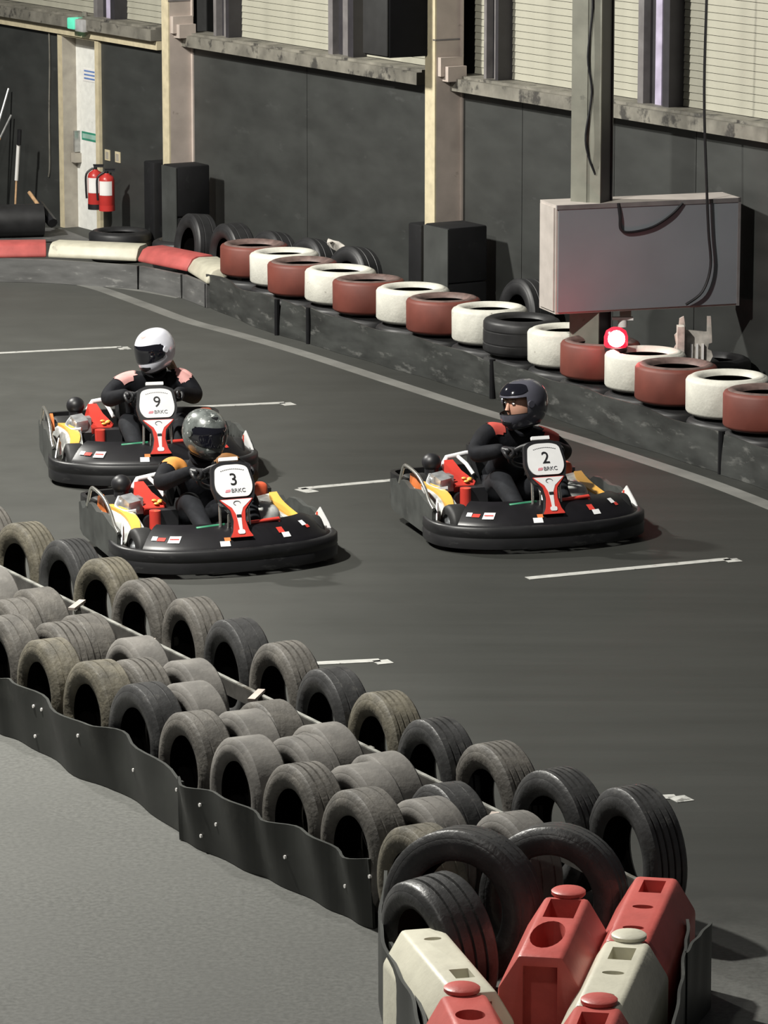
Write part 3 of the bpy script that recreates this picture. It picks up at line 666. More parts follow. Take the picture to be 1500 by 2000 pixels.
# ------------------------------------------------------------------ foreground tyre bank
kinds = lambda: random.choice(['rubA', 'rubA', 'rubB', 'rubC', 'rubD'])
def up(u, v, key, label, group, R=None, twist=0.0, lean=0.0, dz=0.0):
    k = TY[key]; sc = (R / k[2]) if R else 1
    a = Quaternion((0, 0, 1), twist) @ N_; a = Vector((a.x, a.y, lean)).normalized()
    p = bank(u, v); rr = k[2] * sc
    zz = rr * math.sqrt(1 - a.z ** 2) + abs(a.z) * k[3] * sc / 2 + dz
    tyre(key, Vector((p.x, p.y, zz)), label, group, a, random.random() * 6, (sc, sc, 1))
farrow = [(-5.0, -.19, 'rubArib'), (-4.45, -.19, 'rubDrib'), (-3.92, -.22, 'rubBrib'), (-3.38, -.19, 'rubDrib'), (-2.82, -.15, 'rubArib3'), (-2.30, -.17, 'rubArib3'), (-1.77, -.15, 'rubBworn'), (-1.21, -.13, 'rubArib3'), (-.63, -.08, 'rubBworn'), (-.10, -.07, 'rubDrib'), (.44, -.04, 'rubBrib3'), (.94, -.06, 'rubArib'), (1.45, -.07, 'rubBrib'), (1.99, -.12, 'rubBrib')]
n = len(farrow)
for i, (u, v, k) in enumerate(farrow):
    up(u, v, k, '%s tyre from the red blocks in the upright row nearest the track' % ORD[n - 1 - i] if i < n - 1 else 'glossy ribbed upright tyre nearest the red blocks, track side row', 'upright tyres along the track side of the bank', .278 if i < n - 1 else .30, random.uniform(-.06, .06), random.uniform(-.02, .03))
rowC = [(-3.6, .40), (-2.95, .41), (-2.38, .41), (-1.74, .42), (-1.18, .41), (-.33, .42), (.22, .42), (.77, .42), (1.32, .41), (1.87, .41)]
rowB = [(-2.82, .61), (-2.24, .61), (-1.32, .62), (-.76, .61), (-.18, .62), (.38, .62), (.94, .62), (1.5, .61)]
rowA = [(-2.44, .81), (-1.90, .82), (-1.36, .81), (-.83, .81), (-.29, .82), (.24, .82), (.77, .82), (1.30, .81)]
kc = ['rubCplain', 'rubAplain', 'rubAworn', 'rubCplain', 'rubCplain', 'rubAplain', 'rubCplain', 'rubCplain', 'rubBworn', 'rubCworn']
kbk = ['rubAworn', 'rubArib3', 'rubArib3', 'rubCplain', 'rubCplain', 'rubCworn', 'rubCplain', 'rubCworn']
ka = ['rubAworn', 'rubDworn', 'rubDworn', 'rubBworn', 'rubAworn', 'rubCplain', 'rubArib3', 'rubAworn']
for i, (u, v) in enumerate(rowC): up(u, v, kc[i], 'smooth grey tyre just near side of the steel rail, %s from the left' % ORD[i], 'tyres packed beside the steel rail', random.uniform(.258, .272), random.uniform(-.03, .03), random.uniform(-.01, .02))
for i, (u, v) in enumerate(rowB): up(u, v, kbk[i], 'dusty tyre in the middle row of the bank, %s from the left' % ORD[i], 'tyres in the middle row of the bank', random.uniform(.262, .275), random.uniform(-.03, .03), random.uniform(-.01, .02))
for i, (u, v) in enumerate(rowA): up(u, v, ka[i], 'dusty tyre directly behind the near dark belt, %s from the left' % ORD[i], 'tyres standing behind the near belt', random.uniform(.262, .275), random.uniform(-.03, .03), random.uniform(.0, .02))
# end of the bank
def freetyre(px, py, z, key, axis, label, sc=1.0):
    p = at(px, py, z); k = TY[key]; a = Vector(axis).normalized(); R_ = k[2] * sc
    c = math.sqrt(max(0, 1 - a.z ** 2)) * R_ + abs(a.z) * k[3] / 2
    tyre(key, Vector((p.x, p.y, z)), label, 'tyres at the end of the bank', a, 1.0, (sc, sc, 1)); return p
freetyre(905, 1772, .335, 'bigrubB', (-.42, -.90, .10), 'large worn tyre facing us at the end of the bank')
freetyre(1082, 1752, .31, 'bigrubB', (-.30, -.95, .12), 'narrow dark ring of a tyre behind the middle red block', .92)
freetyre(858, 1846, .285, 'wideB', (-.86, -.50, -.10), 'tyre with faint grooves leaning in front of the large worn tyre', 1.0)
up(1.83, .83, 'rubDworn', 'pale dusty tyre tucked behind the large worn tyre at the bank end', 'tyres at the end of the bank', .262)
# steel rail along the bank
rl = empty('steel_rail', bank(-4.3, .05, .33)); tag(rl, 'long flat steel rail running through the tyre bank', 'rail'); iv = Matrix.Translation(-rl.location)
def bbox(mb, u0, u1, v0, v1, z0, z1, mi=0, v0b=None, v1b=None):
    v0b = v0 if v0b is None else v0b; v1b = v1 if v1b is None else v1b
    return mb.hexa([bank(u0, v1, z0), bank(u1, v1b, z0), bank(u1, v0b, z0), bank(u0, v0, z0), bank(u0, v1, z1), bank(u1, v1b, z1), bank(u1, v0b, z1), bank(u0, v0, z1)], mi)
def rpart(nm, mt, *a, **k):
    mb = MB(); bbox(mb, *a, **k); o = mb.build(nm, mt, None, 0); o.parent = rl; o.matrix_parent_inverse = iv
rpart('top_flange', 'galv', -5.2, 2.5, .008, .03, .355, .362, v0b=.158, v1b=.18)
rpart('upright_flange', 'railside', -5.2, 2.5, .024, .03, .28, .355, v0b=.174, v1b=.18)
for px, py in ((155, 1190), (292, 1265), (505, 1365), (962, 1605), (1168, 1690)):
    p = at(px + 6, py - 14, .36); D_ = Vector((-.22, -.97, 0)).normalized(); S_ = Vector((-D_.y, D_.x, 0)) * .018; q = p + D_ * .2
    mb = MB().hexa([p - S_, q - S_, q + S_, p + S_] + [v + Vector((0, 0, .014)) for v in (p - S_, q - S_, q + S_, p + S_)]); o = mb.build('cross_bar', 'mauve', None, 0); o.parent = rl; o.matrix_parent_inverse = iv
for u in (-4.6, -3.2, -1.6, -.0, 1.6): rpart('rail_post', 'galv', u - .02, u + .02, .06, .1, .0, .34)
# belt skirt on the near side of the bank
nb = empty('near_belt', bank(-2, .98)); tag(nb, 'dark wavy conveyor belt skirt with bolts along the near side of the bank', 'belt'); iv = Matrix.Translation(-nb.location)
def nbelt(pxs, seed, off=0.0, hh=.31):
    pts = spline([at(*p) + N_ * off for p in pxs], 6); mb = MB()
    out = ribbon(mb, pts, .003, hh, .014, .02, seed, top=lambda f: .014 * math.sin(f * 17 + seed) - .01, lean=.03)
    o = mb.build('belt_length', 'nearskirt'); o.parent = nb; o.matrix_parent_inverse = iv; return out
p1 = nbelt([(-190, 1352), (-90, 1392), (0, 1427), (45, 1445), (110, 1478), (170, 1520), (245, 1545), (310, 1588), (388, 1643)], 1.0, .035)
p2 = nbelt([(372, 1638), (420, 1660), (500, 1697), (560, 1722), (640, 1760), (700, 1790), (748, 1812)], 3.0, .055)
for px, py in ((63, 1372), (84, 1395), (70, 1428), (153, 1446), (260, 1498), (345, 1537), (391, 1558), (428, 1608), (398, 1630), (556, 1662), (684, 1726), (756, 1720)):
    # nearest place on the belt face
    best = None
    for q, _ in p1 + p2:
        d = q - Vector((0, 0, CH)); zz = d.y * math.cos(PITCH) - d.z * math.sin(PITCH); yy = d.y * math.sin(PITCH) + d.z * math.cos(PITCH)
        e = (750 + F * d.x / zz - px) ** 2 + (1000 - F * yy / zz - py) ** 2
        if best is None or e < best[0]: best = (e, q)
    q = best[1]; mb = MB(); mb.cyl(q - N_ * .012, q + N_ * .006, .009, 8); o = mb.build('bolt', 'label'); o.parent = nb; o.matrix_parent_inverse = iv
# belt wrapped round the end of the bank
eb = empty('end_belt', at(790, 1990)); tag(eb, 'dark belt curving round the left of the plastic blocks at the bank end', 'belt'); iv = Matrix.Translation(-eb.location)
zt = .33
for k, pxs in enumerate(([(752, 1700), (741, 1770), (743, 1830), (770, 1890), (800, 1945), (815, 2010), (815, 2090)], [(760, 1830), (782, 1880), (812, 1935), (828, 2000), (835, 2080)])):
    pts = [Vector((p.x, p.y, 0)) for p in spline([at(x, y, zt) for x, y in pxs], 6)]
    mb = MB(); ribbon(mb, pts, .003, zt - .02 * k, .014, .004, k); o = mb.build('belt_length', 'nearskirt'); o.parent = eb; o.matrix_parent_inverse = iv
eb2 = empty('end_belt', at(1330, 2000)); tag(eb2, 'dark belt with a curled end on the right of the plastic blocks', 'belt'); iv = Matrix.Translation(-eb2.location)
zt = .36
for k, pxs in enumerate(([(1341, 1795), (1339, 1830), (1333, 1862), (1329, 1910), (1320, 1960), (1307, 2030), (1297, 2090)], [(1386, 1800), (1370, 1818), (1352, 1838), (1337, 1860)])):
    pts = [Vector((p.x, p.y, 0)) for p in spline([at(x, y, zt) for x, y in pxs], 6)]
    mb = MB(); ribbon(mb, pts, .003, zt, .012, .003, k); o = mb.build('belt_length', 'nearskirt'); o.parent = eb2; o.matrix_parent_inverse = iv
# ------------------------------------------------------------------ plastic barrier blocks
def block(far, near, z, mt, label, holes, h=.45, wd=.33, top=.165, tongue=True, zb=0.0, slot=True):
    A, B = at(*far, z), at(*near, z); L = (B - A).length; d = (B - A).normalized(); c = (A + B) / 2
    yaw = math.atan2(d.x, -d.y)
    r = empty('barrier_block', (c.x, c.y, zb), yaw); tag(r, label, 'barrier block', 'red and white plastic blocks at the bank end')
    hh = z - zb; a = wd / 2; b = top / 2
    prof = [(-a * .95, 0), (-a, .05), (-a, hh - .13), (-b, hh), (b, hh), (a, hh - .13), (a, .05), (a * .95, 0)]
    # local -y is the near end
    rg = []
    for y, s_, dz in ((-L / 2, .97, 0), (L / 2, .97, 0)):
        rg.append([Vector((x * s_, y, zz)) for x, zz in prof])
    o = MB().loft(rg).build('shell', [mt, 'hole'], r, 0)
    cut = []
    for (kind, y, x0, sx, sy, dp) in holes:
        y = -L / 2 + y * L
        mb = MB()
        if kind == 'rect': mb.box((x0, y, hh), (sx, sy, dp * 2))
        else: mb.loft([[Vector((x0 + math.cos(t) * sx / 2, y + math.sin(t) * sy / 2, zz)) for t in [2 * math.pi * k / 20 for k in range(20)]] for zz in (hh - dp, hh + dp)])
        q = mb.build('cutter', mt, r, 0); cut.append(q)
    if slot:
        q = MB().box((0, -L / 2, hh * .5 - .04), (.13, .08, hh)).build('cutter', mt, r, 0); cut.append(q)
    m = o.modifiers.new('bv', 'BEVEL'); m.width = .014; m.segments = 2; m.limit_method = 'ANGLE'; m.angle_limit = math.radians(25)
    for q in cut:
        m = o.modifiers.new('c', 'BOOLEAN'); m.operation = 'DIFFERENCE'; m.object = q; m.solver = 'EXACT'
    realise(o)
    for q in cut: bpy.data.objects.remove(q, do_unlink=True)
    o.data.polygons.foreach_set('use_smooth', [True] * len(o.data.polygons)); o.data.set_sharp_from_angle(angle=math.radians(32))
    if tongue:
        MB().lathe([(0, hh - .005), (.06, hh - .005), (.068, hh + .004), (.068, hh + .016), (.06, hh + .022), (0, hh + .022)], 24, c=(0, L / 2 + .035, 0)).build('tongue', mt, r)
    return r
E1 = lambda y, s=.085, sy=.05: ('ell', y, 0, s, sy, .10)
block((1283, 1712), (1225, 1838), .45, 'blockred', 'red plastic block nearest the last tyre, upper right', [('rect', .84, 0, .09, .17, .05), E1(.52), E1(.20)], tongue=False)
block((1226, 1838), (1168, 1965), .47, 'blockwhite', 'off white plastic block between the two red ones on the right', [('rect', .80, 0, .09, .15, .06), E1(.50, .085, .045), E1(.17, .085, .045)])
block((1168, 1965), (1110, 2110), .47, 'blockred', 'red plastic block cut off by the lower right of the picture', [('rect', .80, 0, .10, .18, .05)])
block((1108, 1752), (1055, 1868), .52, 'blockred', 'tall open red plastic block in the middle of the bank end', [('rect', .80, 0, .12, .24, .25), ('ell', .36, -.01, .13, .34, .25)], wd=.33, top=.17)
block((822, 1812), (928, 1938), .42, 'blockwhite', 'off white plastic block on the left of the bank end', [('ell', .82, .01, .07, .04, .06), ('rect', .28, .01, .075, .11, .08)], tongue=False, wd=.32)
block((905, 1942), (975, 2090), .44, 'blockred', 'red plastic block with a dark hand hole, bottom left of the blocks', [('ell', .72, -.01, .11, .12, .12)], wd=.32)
# ------------------------------------------------------------------ karts
def text_obj(txt, size, name, mat, parent, Mx, depth=.0015, sx=1.0):
    cu = bpy.data.curves.new(name, 'FONT'); cu.body = txt; cu.size = size; cu.align_x = 'CENTER'; cu.align_y = 'CENTER'; cu.extrude = depth; cu.resolution_u = 3
    tmp = bpy.data.objects.new(name, cu); COL.objects.link(tmp)
    dg = bpy.context.evaluated_depsgraph_get(); dg.update(); me = bpy.data.meshes.new_from_object(tmp.evaluated_get(dg), depsgraph=dg)
    bpy.data.objects.remove(tmp, do_unlink=True)
    me.materials.clear(); me.materials.append(MT[mat]); me.transform(Matrix.Diagonal((sx, 1, 1, 1))); me.transform(Mx)
    return link(name, me, parent)
def rounded(pts, rad=.02, n=5):
    out = []; k = len(pts)
    for i in range(k):
        p = Vector(pts[i]); a = Vector(pts[i - 1]); b = Vector(pts[(i + 1) % k])
        da = (a - p); db = (b - p); r = min(rad, da.length * .45, db.length * .45)
        s_ = p + da.normalized() * r; e = p + db.normalized() * r
        for j in range(n + 1):
            t = j / n; out.append(((1 - t) ** 2) * s_ + 2 * t * (1 - t) * p + t * t * e)
    return out
# bumper outline in plan (kart faces local -y)
BP = [(-.655, -.36), (-.675, -.50), (-.655, -.64), (-.56, -.76), (-.36, -.86), (0, -.91), (.36, -.86), (.56, -.76), (.655, -.64), (.675, -.50), (.655, -.36)]
bpl = spline([(x, y, 0) for x, y in BP], 6)
def bnorm(i):
    a = bpl[max(0, i - 1)]; b = bpl[min(len(bpl) - 1, i + 1)]; d = (b - a).normalized(); return Vector((d.y, -d.x, 0))   # outward
def fairing_pt(s_, t, lift=0.0):
    """s along the outline 0..1 (middle .5), t up the sloping fairing"""
    f = s_ * (len(bpl) - 1); i = min(int(f), len(bpl) - 2); p = bpl[i].lerp(bpl[i + 1], f - i); nr = bnorm(i).lerp(bnorm(i + 1), f - i).normalized()
    ins = .015 + .20 * t; z = .155 + .125 * math.sin(t * math.pi / 2 * .95)
    q = p - nr * ins; q.z = z + lift; q = q + nr * lift * .6
    return q
KM = {}
def kart_meshes():
    # front bumper band
    rg = []
    for i, p in enumerate(bpl):
        nr = bnorm(i)
        prof = [(0, .025), (.016, .032), (.018, .09), (.014, .096), (.014, .102), (.018, .108), (.016, .158), (.004, .168), (-.02, .168), (-.045, .16), (-.045, .04), (-.03, .03)]
        rg.append([p + nr * o + Vector((0, 0, z)) for o, z in prof])
    KM['bumper'] = MB().loft(rg).mesh('bumper', 'bumper', 50)
    mb = MB(); rg = []
    for k in range(33):
        s_ = .275 + .575 * k / 32; up_ = [fairing_pt(s_, t / 6) for t in range(7)]; dn = [q - Vector((0, 0, .02)) for q in up_[::-1]]
        rg.append(up_ + dn)
    KM['fairing'] = mb.loft(rg).mesh('front_fairing', 'fairing', 50)
    # side guard
    out = [(-.52, .05), (.22, .075), (.29, .10), (.31, .26), (.27, .275), (.22, .24), (.17, .25), (.10, .30), (.0, .31), (-.12, .285), (-.25, .30), (-.38, .265), (-.50, .245), (-.53, .22)]
    for sd in (-1, 1):
        mb = MB(); lo = []; hi = []
        for y, z in rounded(out, .02, 2) if False else [Vector((a, b)) for a, b in out]:
            x = sd * (.672 - .05 * max(0, y + .1)); z = z if sd < 0 else .05 + (z - .05) * .75; lo.append(Vector((x, y, z))); hi.append(Vector((x - sd * .03, y, z)))
        KM['guard%d' % sd] = mb.loft([lo, hi]).mesh('side_guard', 'guard', 35)
        mb = MB(); mb.tube(spline([(sd * .66, .10, .28), (sd * .655, .04, .39), (sd * .655, -.04, .405), (sd * .655, -.22, .385), (sd * .66, -.36, .335), (sd * .665, -.46, .27), (sd * .665, -.54, .235)], 4), .011, 8)
        KM['hoop%d' % sd] = mb.mesh('guard_hoop', 'chrome' if sd < 0 else 'tubeblk', 50)
        mb = MB(); mb.prism([(-.14, .27), (.03, .28), (.02, .35), (-.04, .37), (-.10, .34)], .02, 0, Matrix(((0, 0, sd, sd * .60), (1, 0, 0, 0), (0, 1, 0, 0), (0, 0, 0, 1))))
        KM['flash%d' % sd] = mb.mesh('guard_flash', 'kartorange', 35)
        # side pod with a coloured top strip
        rg = []; rs = []
        for k in range(9):
            f = k / 8; y = .10 - .54 * f; h = .275 - .075 * f * f; xo = .60 - .04 * math.sin(f * 3.1); xi = .40 + .05 * f
            rg.append([Vector((sd * xo, y, .06)), Vector((sd * (xo + .005), y, h * .55)), Vector((sd * (xo - .03), y, h * .9)), Vector((sd * (xo - .075), y, h)), Vector((sd * xi, y, h * .93)), Vector((sd * xi, y, .06))])
            wd_ = .045 + .02 * math.sin(f * 3.1)
            rs.append([Vector((sd * (xo - .05), y, h + .004)), Vector((sd * (xo - .055 - wd_), y, h + .002)), Vector((sd * (xo - .055 - wd_), y, h - .02)), Vector((sd * (xo - .05), y, h - .02))])
        KM['pod%d' % sd] = MB().loft(rg).mesh('side_pod', 'tank', 50)
        KM['podstrip%d' % sd] = MB().loft(rs).mesh('pod_strip', 'kartyellow', 50)
    # wheels
    for nm, R, W in (('f', .13, .12), ('r', .14, .18)):
        h = W / 2
        KM['tyre' + nm] = MB().lathe([(R * .55, -h), (R * .8, -h * 1.02), (R * .96, -h * .85), (R, -h * .6), (R, h * .6), (R * .96, h * .85), (R * .8, h * 1.02), (R * .55, h), (R * .5, h * .8), (R * .5, -h * .8)], 28, axis=(1, 0, 0), closed=True).mesh('kart_tyre', 'slick', 50)
        KM['rim' + nm] = MB().lathe([(R * .55, -h * .98), (R * .56, -h * .9), (R * .45, -h * .75), (R * .4, -h * .3), (R * .12, -h * .3), (R * .12, -h * .7), (0, -h * .7), (0, h * .7), (R * .12, h * .7), (R * .12, h * .3), (R * .4, h * .3), (R * .45, h * .75), (R * .56, h * .9), (R * .55, h * .98)], 24, axis=(1, 0, 0)).mesh('rim', 'alloy', 40)
    # frame, floor tray, axle
    mb = MB()
    for sx in (-1, 1):
        mb.tube([(sx * .30, .48, .08), (sx * .34, .1, .07), (sx * .30, -.45, .07), (sx * .22, -.74, .08)], .016, 8)
        mb.tube([(sx * .34, .0, .07), (sx * .62, .0, .10)], .014, 8); mb.tube([(sx * .31, -.4, .07), (sx * .62, -.42, .10)], .014, 8)
        mb.tube([(sx * .30, -.55, .10), (sx * .50, -.55, .13)], .016, 8)
    mb.tube([(-.22, -.74, .08), (.22, -.74, .08)], .016, 8); mb.tube([(-.30, .48, .08), (.30, .48, .08)], .016, 8)
    KM['frame'] = mb.mesh('frame', 'tubeblk', 50)
    KM['tray'] = MB().box((0, -.42, .05), (.58, .64, .008)).mesh('floor_tray', 'alloy', 0)
    KM['axle'] = MB().cyl((-.5, .34, .14), (.5, .34, .14), .017, 10).mesh('rear_axle', 'steel', 50)
    mb = MB(); pts = spline([(-.54, .26, .2), (-.56, .44, .2), (-.48, .55, .2), (0, .58, .2), (.48, .55, .2), (.56, .44, .2), (.54, .26, .2)], 5)
    ribbon(mb, pts, .10, .27, .03); KM['rear'] = mb.mesh('rear_bumper', 'bumper', 50)
    # seat
    rg = []
    for z, yb, yf, wx in ((.06, .32, -.02, .15), (.09, .38, -.06, .18), (.16, .42, -.04, .20), (.26, .46, .10, .205), (.36, .50, .22, .20), (.43, .53, .36, .17)):
        row = []
        for k in range(13):
            a = math.pi * k / 12; row.append(Vector((.06 + math.cos(a) * wx, yf + (yb - yf) * math.sin(a) ** .7, z)))
        rg.append(row + [Vector((p.x * .0 + (p.x - .06) * .9 + .06, yf + (p.y - yf) * .92, p.z)) for p in row[::-1]])
    KM['seat'] = MB().loft(rg).mesh('seat', 'seat', 50)
    KM['seatbar'] = MB().tube([(-.33, .25, .33), (-.29, .27, .385), (-.16, .29, .40), (.06, .31, .40)], .016, 8).mesh('seat_stay', 'kartwhite', 50)
    KM['seatbar2'] = MB().tube([(-.215, .27, .385), (-.195, .17, .355), (-.17, .11, .30)], .013, 8).mesh('seat_stay', 'kartwhite', 50)
    # engine beside the driver
    KM['engine'] = MB().box((-.33, .15, .16), (.22, .26, .16)).box((-.22, -.02, .18), (.16, .10, .14)).cyl((-.30, -.01, .17), (-.30, -.04, .17), .05, 16).mesh('engine_block', 'black', 35)
    fins = MB()
    for k in range(6): fins.box((-.40, .02 + k * .02, .27), (.13, .008, .10))
    KM['fins'] = fins.mesh('cooling_fins', 'alloy', 0)
    cv = [(-.33, .21, .375), (-.27, .21, .375), (-.235, .15, .315), (-.18, .04, .262), (-.20, .01, .245), (-.33, .0, .25), (-.375, .08, .30)]
    n_ = Vector((0, -.45, .9)).normalized() * .05
    KM['cover'] = MB().loft([[Vector(p) - n_ for p in cv], [Vector(p) for p in cv], [Vector(p) * .985 + Vector((-.005, .001, .012)) for p in cv]]).mesh('engine_cover', 'kartred', 30)
    A, Bv, C = Vector((-.33, .03, .318)), Vector((-.20, .03, .325)), Vector((-.24, -.05, .278))
    mb = MB()
    nn = Vector((0, -.45, .9)).normalized()
    for (x, y, z) in ((-.255, .05, .285), (-.225, .035, .276), (-.25, .02, .270), (-.215, .055, .280)):
        mb.ball((x, y, z + .006), (.017, .014, .008), 10, 6)
    KM['logo'] = mb.mesh('cover_logo', 'kartyellow', 50)
    KM['filter'] = MB().ball((-.415, .20, .375), (.062, .062, .058), 18, 12).cyl((-.415, .20, .30), (-.415, .20, .36), .045, 14).mesh('air_filter', 'black', 50)
    KM['muffler'] = MB().box((-.415, .03, .29), (.085, .10, .07), R=Matrix.Rotation(.35, 3, 'X') @ Matrix.Rotation(.3, 3, 'Z')).tube(spline([(-.45, .12, .31), (-.50, .03, .27), (-.48, -.08, .26), (-.42, -.12, .27)], 4), .014, 8).mesh('exhaust', 'alloy', 35)
    KM['coil'] = MB().cyl((-.29, -.075, .14), (-.29, -.075, .255), .035, 14).mesh('starter_housing', 'kartred', 50)
    KM['tank'] = MB().ball((.30, -.34, .20), (.10, .12, .11), 16, 10, fn=lambda p: Vector((abs(p.x) ** .6 * (1 if p.x > 0 else -1), abs(p.y) ** .6 * (1 if p.y > 0 else -1), abs(p.z) ** .7 * (1 if p.z > 0 else -1)))).mesh('fuel_tank', 'tank', 60)
    KM['tail'] = MB().ball((.47, .20, .27), (.05, .045, .055), 16, 10, fn=lambda p: Vector([abs(q) ** .55 * (1 if q > 0 else -1) for q in p])).cyl((.47, .20, .12), (.47, .20, .25), .012, 8).mesh('tail_cover', 'tailred', 60)
    # steering
    KM['column'] = MB().cyl((0, -.72, .16), (.02, -.44, .50), .014, 10).mesh('steering_column', 'steel', 50)
    ax = Vector((.02, .45, .55)).normalized(); x, y, z = frame(ax); c = Vector((.02, -.43, .51))
    mb = MB().tube([c + (x * math.cos(t) + y * math.sin(t)) * .145 for t in [2 * math.pi * k / 24 for k in range(24)]], .016, 8, loop=True)
    for t in (0, 2.1, 4.2): mb.tube([c, c + (x * math.cos(t) + y * math.sin(t)) * .145], .011, 6)
    KM['wheel'] = mb.mesh('steering_wheel', 'black', 50)
    KM['rodA'] = MB().tube([(-.10, -.745, .20), (-.085, -.68, .45)], .008, 8).mesh('support_rod', 'chrome', 50)
    KM['rodB'] = MB().tube([(-.055, -.75, .22), (-.05, -.74, .34)], .006, 8).mesh('support_rod', 'chrome', 50)
    KM['rodC'] = MB().tube([(.09, -.745, .20), (.085, -.68, .45)], .008, 8).mesh('support_rod', 'chrome', 50)
    KM['throttle'] = MB().tube([(-.235, -.70, .18), (-.235, -.71, .265), (-.07, -.71, .275), (-.07, -.70, .18)], .011, 8).tube([(-.225, -.70, .235), (-.08, -.70, .24)], .008, 6).mesh('throttle_pedal', 'pedalgreen', 50)
    KM['brake'] = MB().tube([(.05, -.72, .275), (.28, -.70, .285)], .012, 8).tube([(.06, -.72, .235), (.28, -.70, .245)], .010, 8).tube([(.28, -.70, .16), (.28, -.70, .285)], .010, 8).mesh('brake_pedal', 'kartred', 50)
    KM['wedge'] = {}
    for sd in (-1, 1):
        mb = MB(); mb.prism([(-.46, .16), (-.62, .17), (-.60, .20), (-.52, .285), (-.48, .24)], .012, 0, Matrix(((-sd * .35, 0, .6, sd * .44), (.9, 0, sd * .2, 0), (0, 1, 0, 0), (0, 0, 0, 1))))
        KM['wedge%d' % sd] = mb.mesh('corner_panel', 'kartwhite', 30)
        mb = MB(); mb.prism([(-.475, .17), (-.50, .17), (-.50, .255), (-.485, .25)], .016, 0, Matrix(((-sd * .35, 0, .6, sd * .44), (.9, 0, sd * .2, -.004), (0, 1, 0, 0), (0, 0, 0, 1))))
        KM['wedgered%d' % sd] = mb.mesh('corner_flash', 'kartred', 30)
    # stickers on the fairing: (outline s, up t, half width in s, half height in t, shape material)
    KM['stick'] = []
    for s_, t, ws, ht, mt, sk_ in ((.335, .34, .013, .05, 'kartred', .15), (.375, .34, .016, .10, 'kartwhite', .2), (.47, .18, .008, .07, 'kartwhite', 0), (.475, .30, .005, .05, 'kartorange', 0), (.575, .44, .006, .09, 'kartred', -.1), (.582, .28, .008, .07, 'kartwhite', 0), (.655, .55, .011, .09, 'kartwhite', 0), (.664, .42, .008, .05, 'kartred', 0), (.31, .36, .010, .06, 'kartwhite', .1)):
        rg = []
        for i in range(5):
            rg.append([fairing_pt(s_ + ws * (-1 + i / 2) + sk_ * ws * (j - 1), t + ht * (-1 + j), .004) for j in range(3)])
        KM['stick'].append(MB().loft(rg, closed=False).mesh('sticker', mt, 50))
    for k in range(9):
        if k == 1:
            rg = [[fairing_pt(.375 + .013 * (-1 + i / 2), .34 + .10 * (-.15 + .3 * j), .006) for j in range(2)] for i in range(5)]
            KM['stick'].append(MB().loft(rg, closed=False).mesh('sticker_mark', 'kartred', 50))
kart_meshes()
# number panel plane: p across, q up the panel, n off its face
PO = Vector((0, -.845, .222)); PQ = Vector((0, .21, .385)).normalized(); PX = Vector((1, 0, 0)); PN = PX.cross(PQ)
if PN.y > 0: PN = -PN
PM = Matrix(((PX.x, PQ.x, PN.x, PO.x), (PX.y, PQ.y, PN.y, PO.y), (PX.z, PQ.z, PN.z, PO.z), (0, 0, 0, 1)))
def pshape(pts, n0, n1, name, mat, parent, rad=.02):
    mb = MB(); pr = rounded(pts, rad) if rad else [Vector(p) for p in pts]
    mb.loft([[PM @ Vector((p.x, p.y, zz)) for p in pr] for zz in (n0, n1)]); return mb.build(name, mat, parent, 35)
def number_panel(num, parent):
    body = pshape([(-.075, 0), (.075, 0), (.055, .03), (.042, .10), (.05, .16), (.115, .235), (.135, .32), (.118, .445), (.06, .468), (-.06, .468), (-.118, .445), (-.135, .32), (-.115, .235), (-.05, .16), (-.042, .10), (-.055, .03)], -.035, 0, 'number_panel', 'ink', parent, .015)
    pshape([(-.072, .0), (.072, .0), (.05, .035), (.036, .10), (.045, .165), (.105, .235), (-.105, .235), (-.045, .165), (-.036, .10), (-.05, .035)], .0, .005, 'red_strip', 'kartred', body, .01)
    pshape([(-.008, .02), (.008, .02), (.012, .10), (.016, .14), (.034, .18), (.098, .232), (-.098, .232), (-.034, .18), (-.016, .14), (-.012, .10)], .005, .007, 'white_strip', 'kartwhite', body, .006)
    pshape([(-.022, .018), (.022, .018), (.022, .045), (-.022, .045)], .007, .009, 'strip_badge', 'kartwhite', body, .012)
    pshape([(-.014, .12), (.014, .12), (.014, .138), (-.014, .138)], .007, .009, 'strip_badge', 'ink', body, .002)
    # oval crest on the white strip
    mb = MB(); mb.tube([PM @ Vector((math.cos(t) * .021, .208 + math.sin(t) * .013, .008)) for t in [2 * math.pi * k / 18 for k in range(13)]], .0025, 5); mb.build('crest', 'greyink', body)
    pl_ = pshape([(-.085, .248), (.085, .248), (.112, .29), (.116, .33), (.100, .43), (.05, .447), (-.05, .447), (-.100, .43), (-.116, .33), (-.112, .29)], .0, .008, 'number_plate', 'kartwhite', body, .025)
    text_obj(num, .105, 'number', 'ink', body, PM @ Matrix.Translation((.002, .352, .0095)))
    text_obj('BRKC', .034, 'lettering', 'greyink', body, PM @ Matrix.Translation((.022, .285, .0095)), sx=1.05)
    pshape([(-.062, .275), (-.03, .277), (-.024, .294), (-.055, .292)], .008, .0095, 'swoosh', 'pink', body, .006)
    mb = MB()
    for k in range(13):
        x = -.07 + k * .0115; yq = .420 - x * x * 2.2
        mb.box((0, 0, 0), (.008, .005, .001)) if False else None
        a = PM @ Vector((x, yq, .0085)); b = PM @ Vector((x + .008, yq, .0085)); mb.tube([a, b], .0022, 4)
    mb.build('small_print', 'greyink', body)
    pshape([(-.058, .478), (.058, .478), (.058, .50), (-.058, .50)], -.03, -.01, 'top_tab', 'kartwhite', body, .004)
    return body
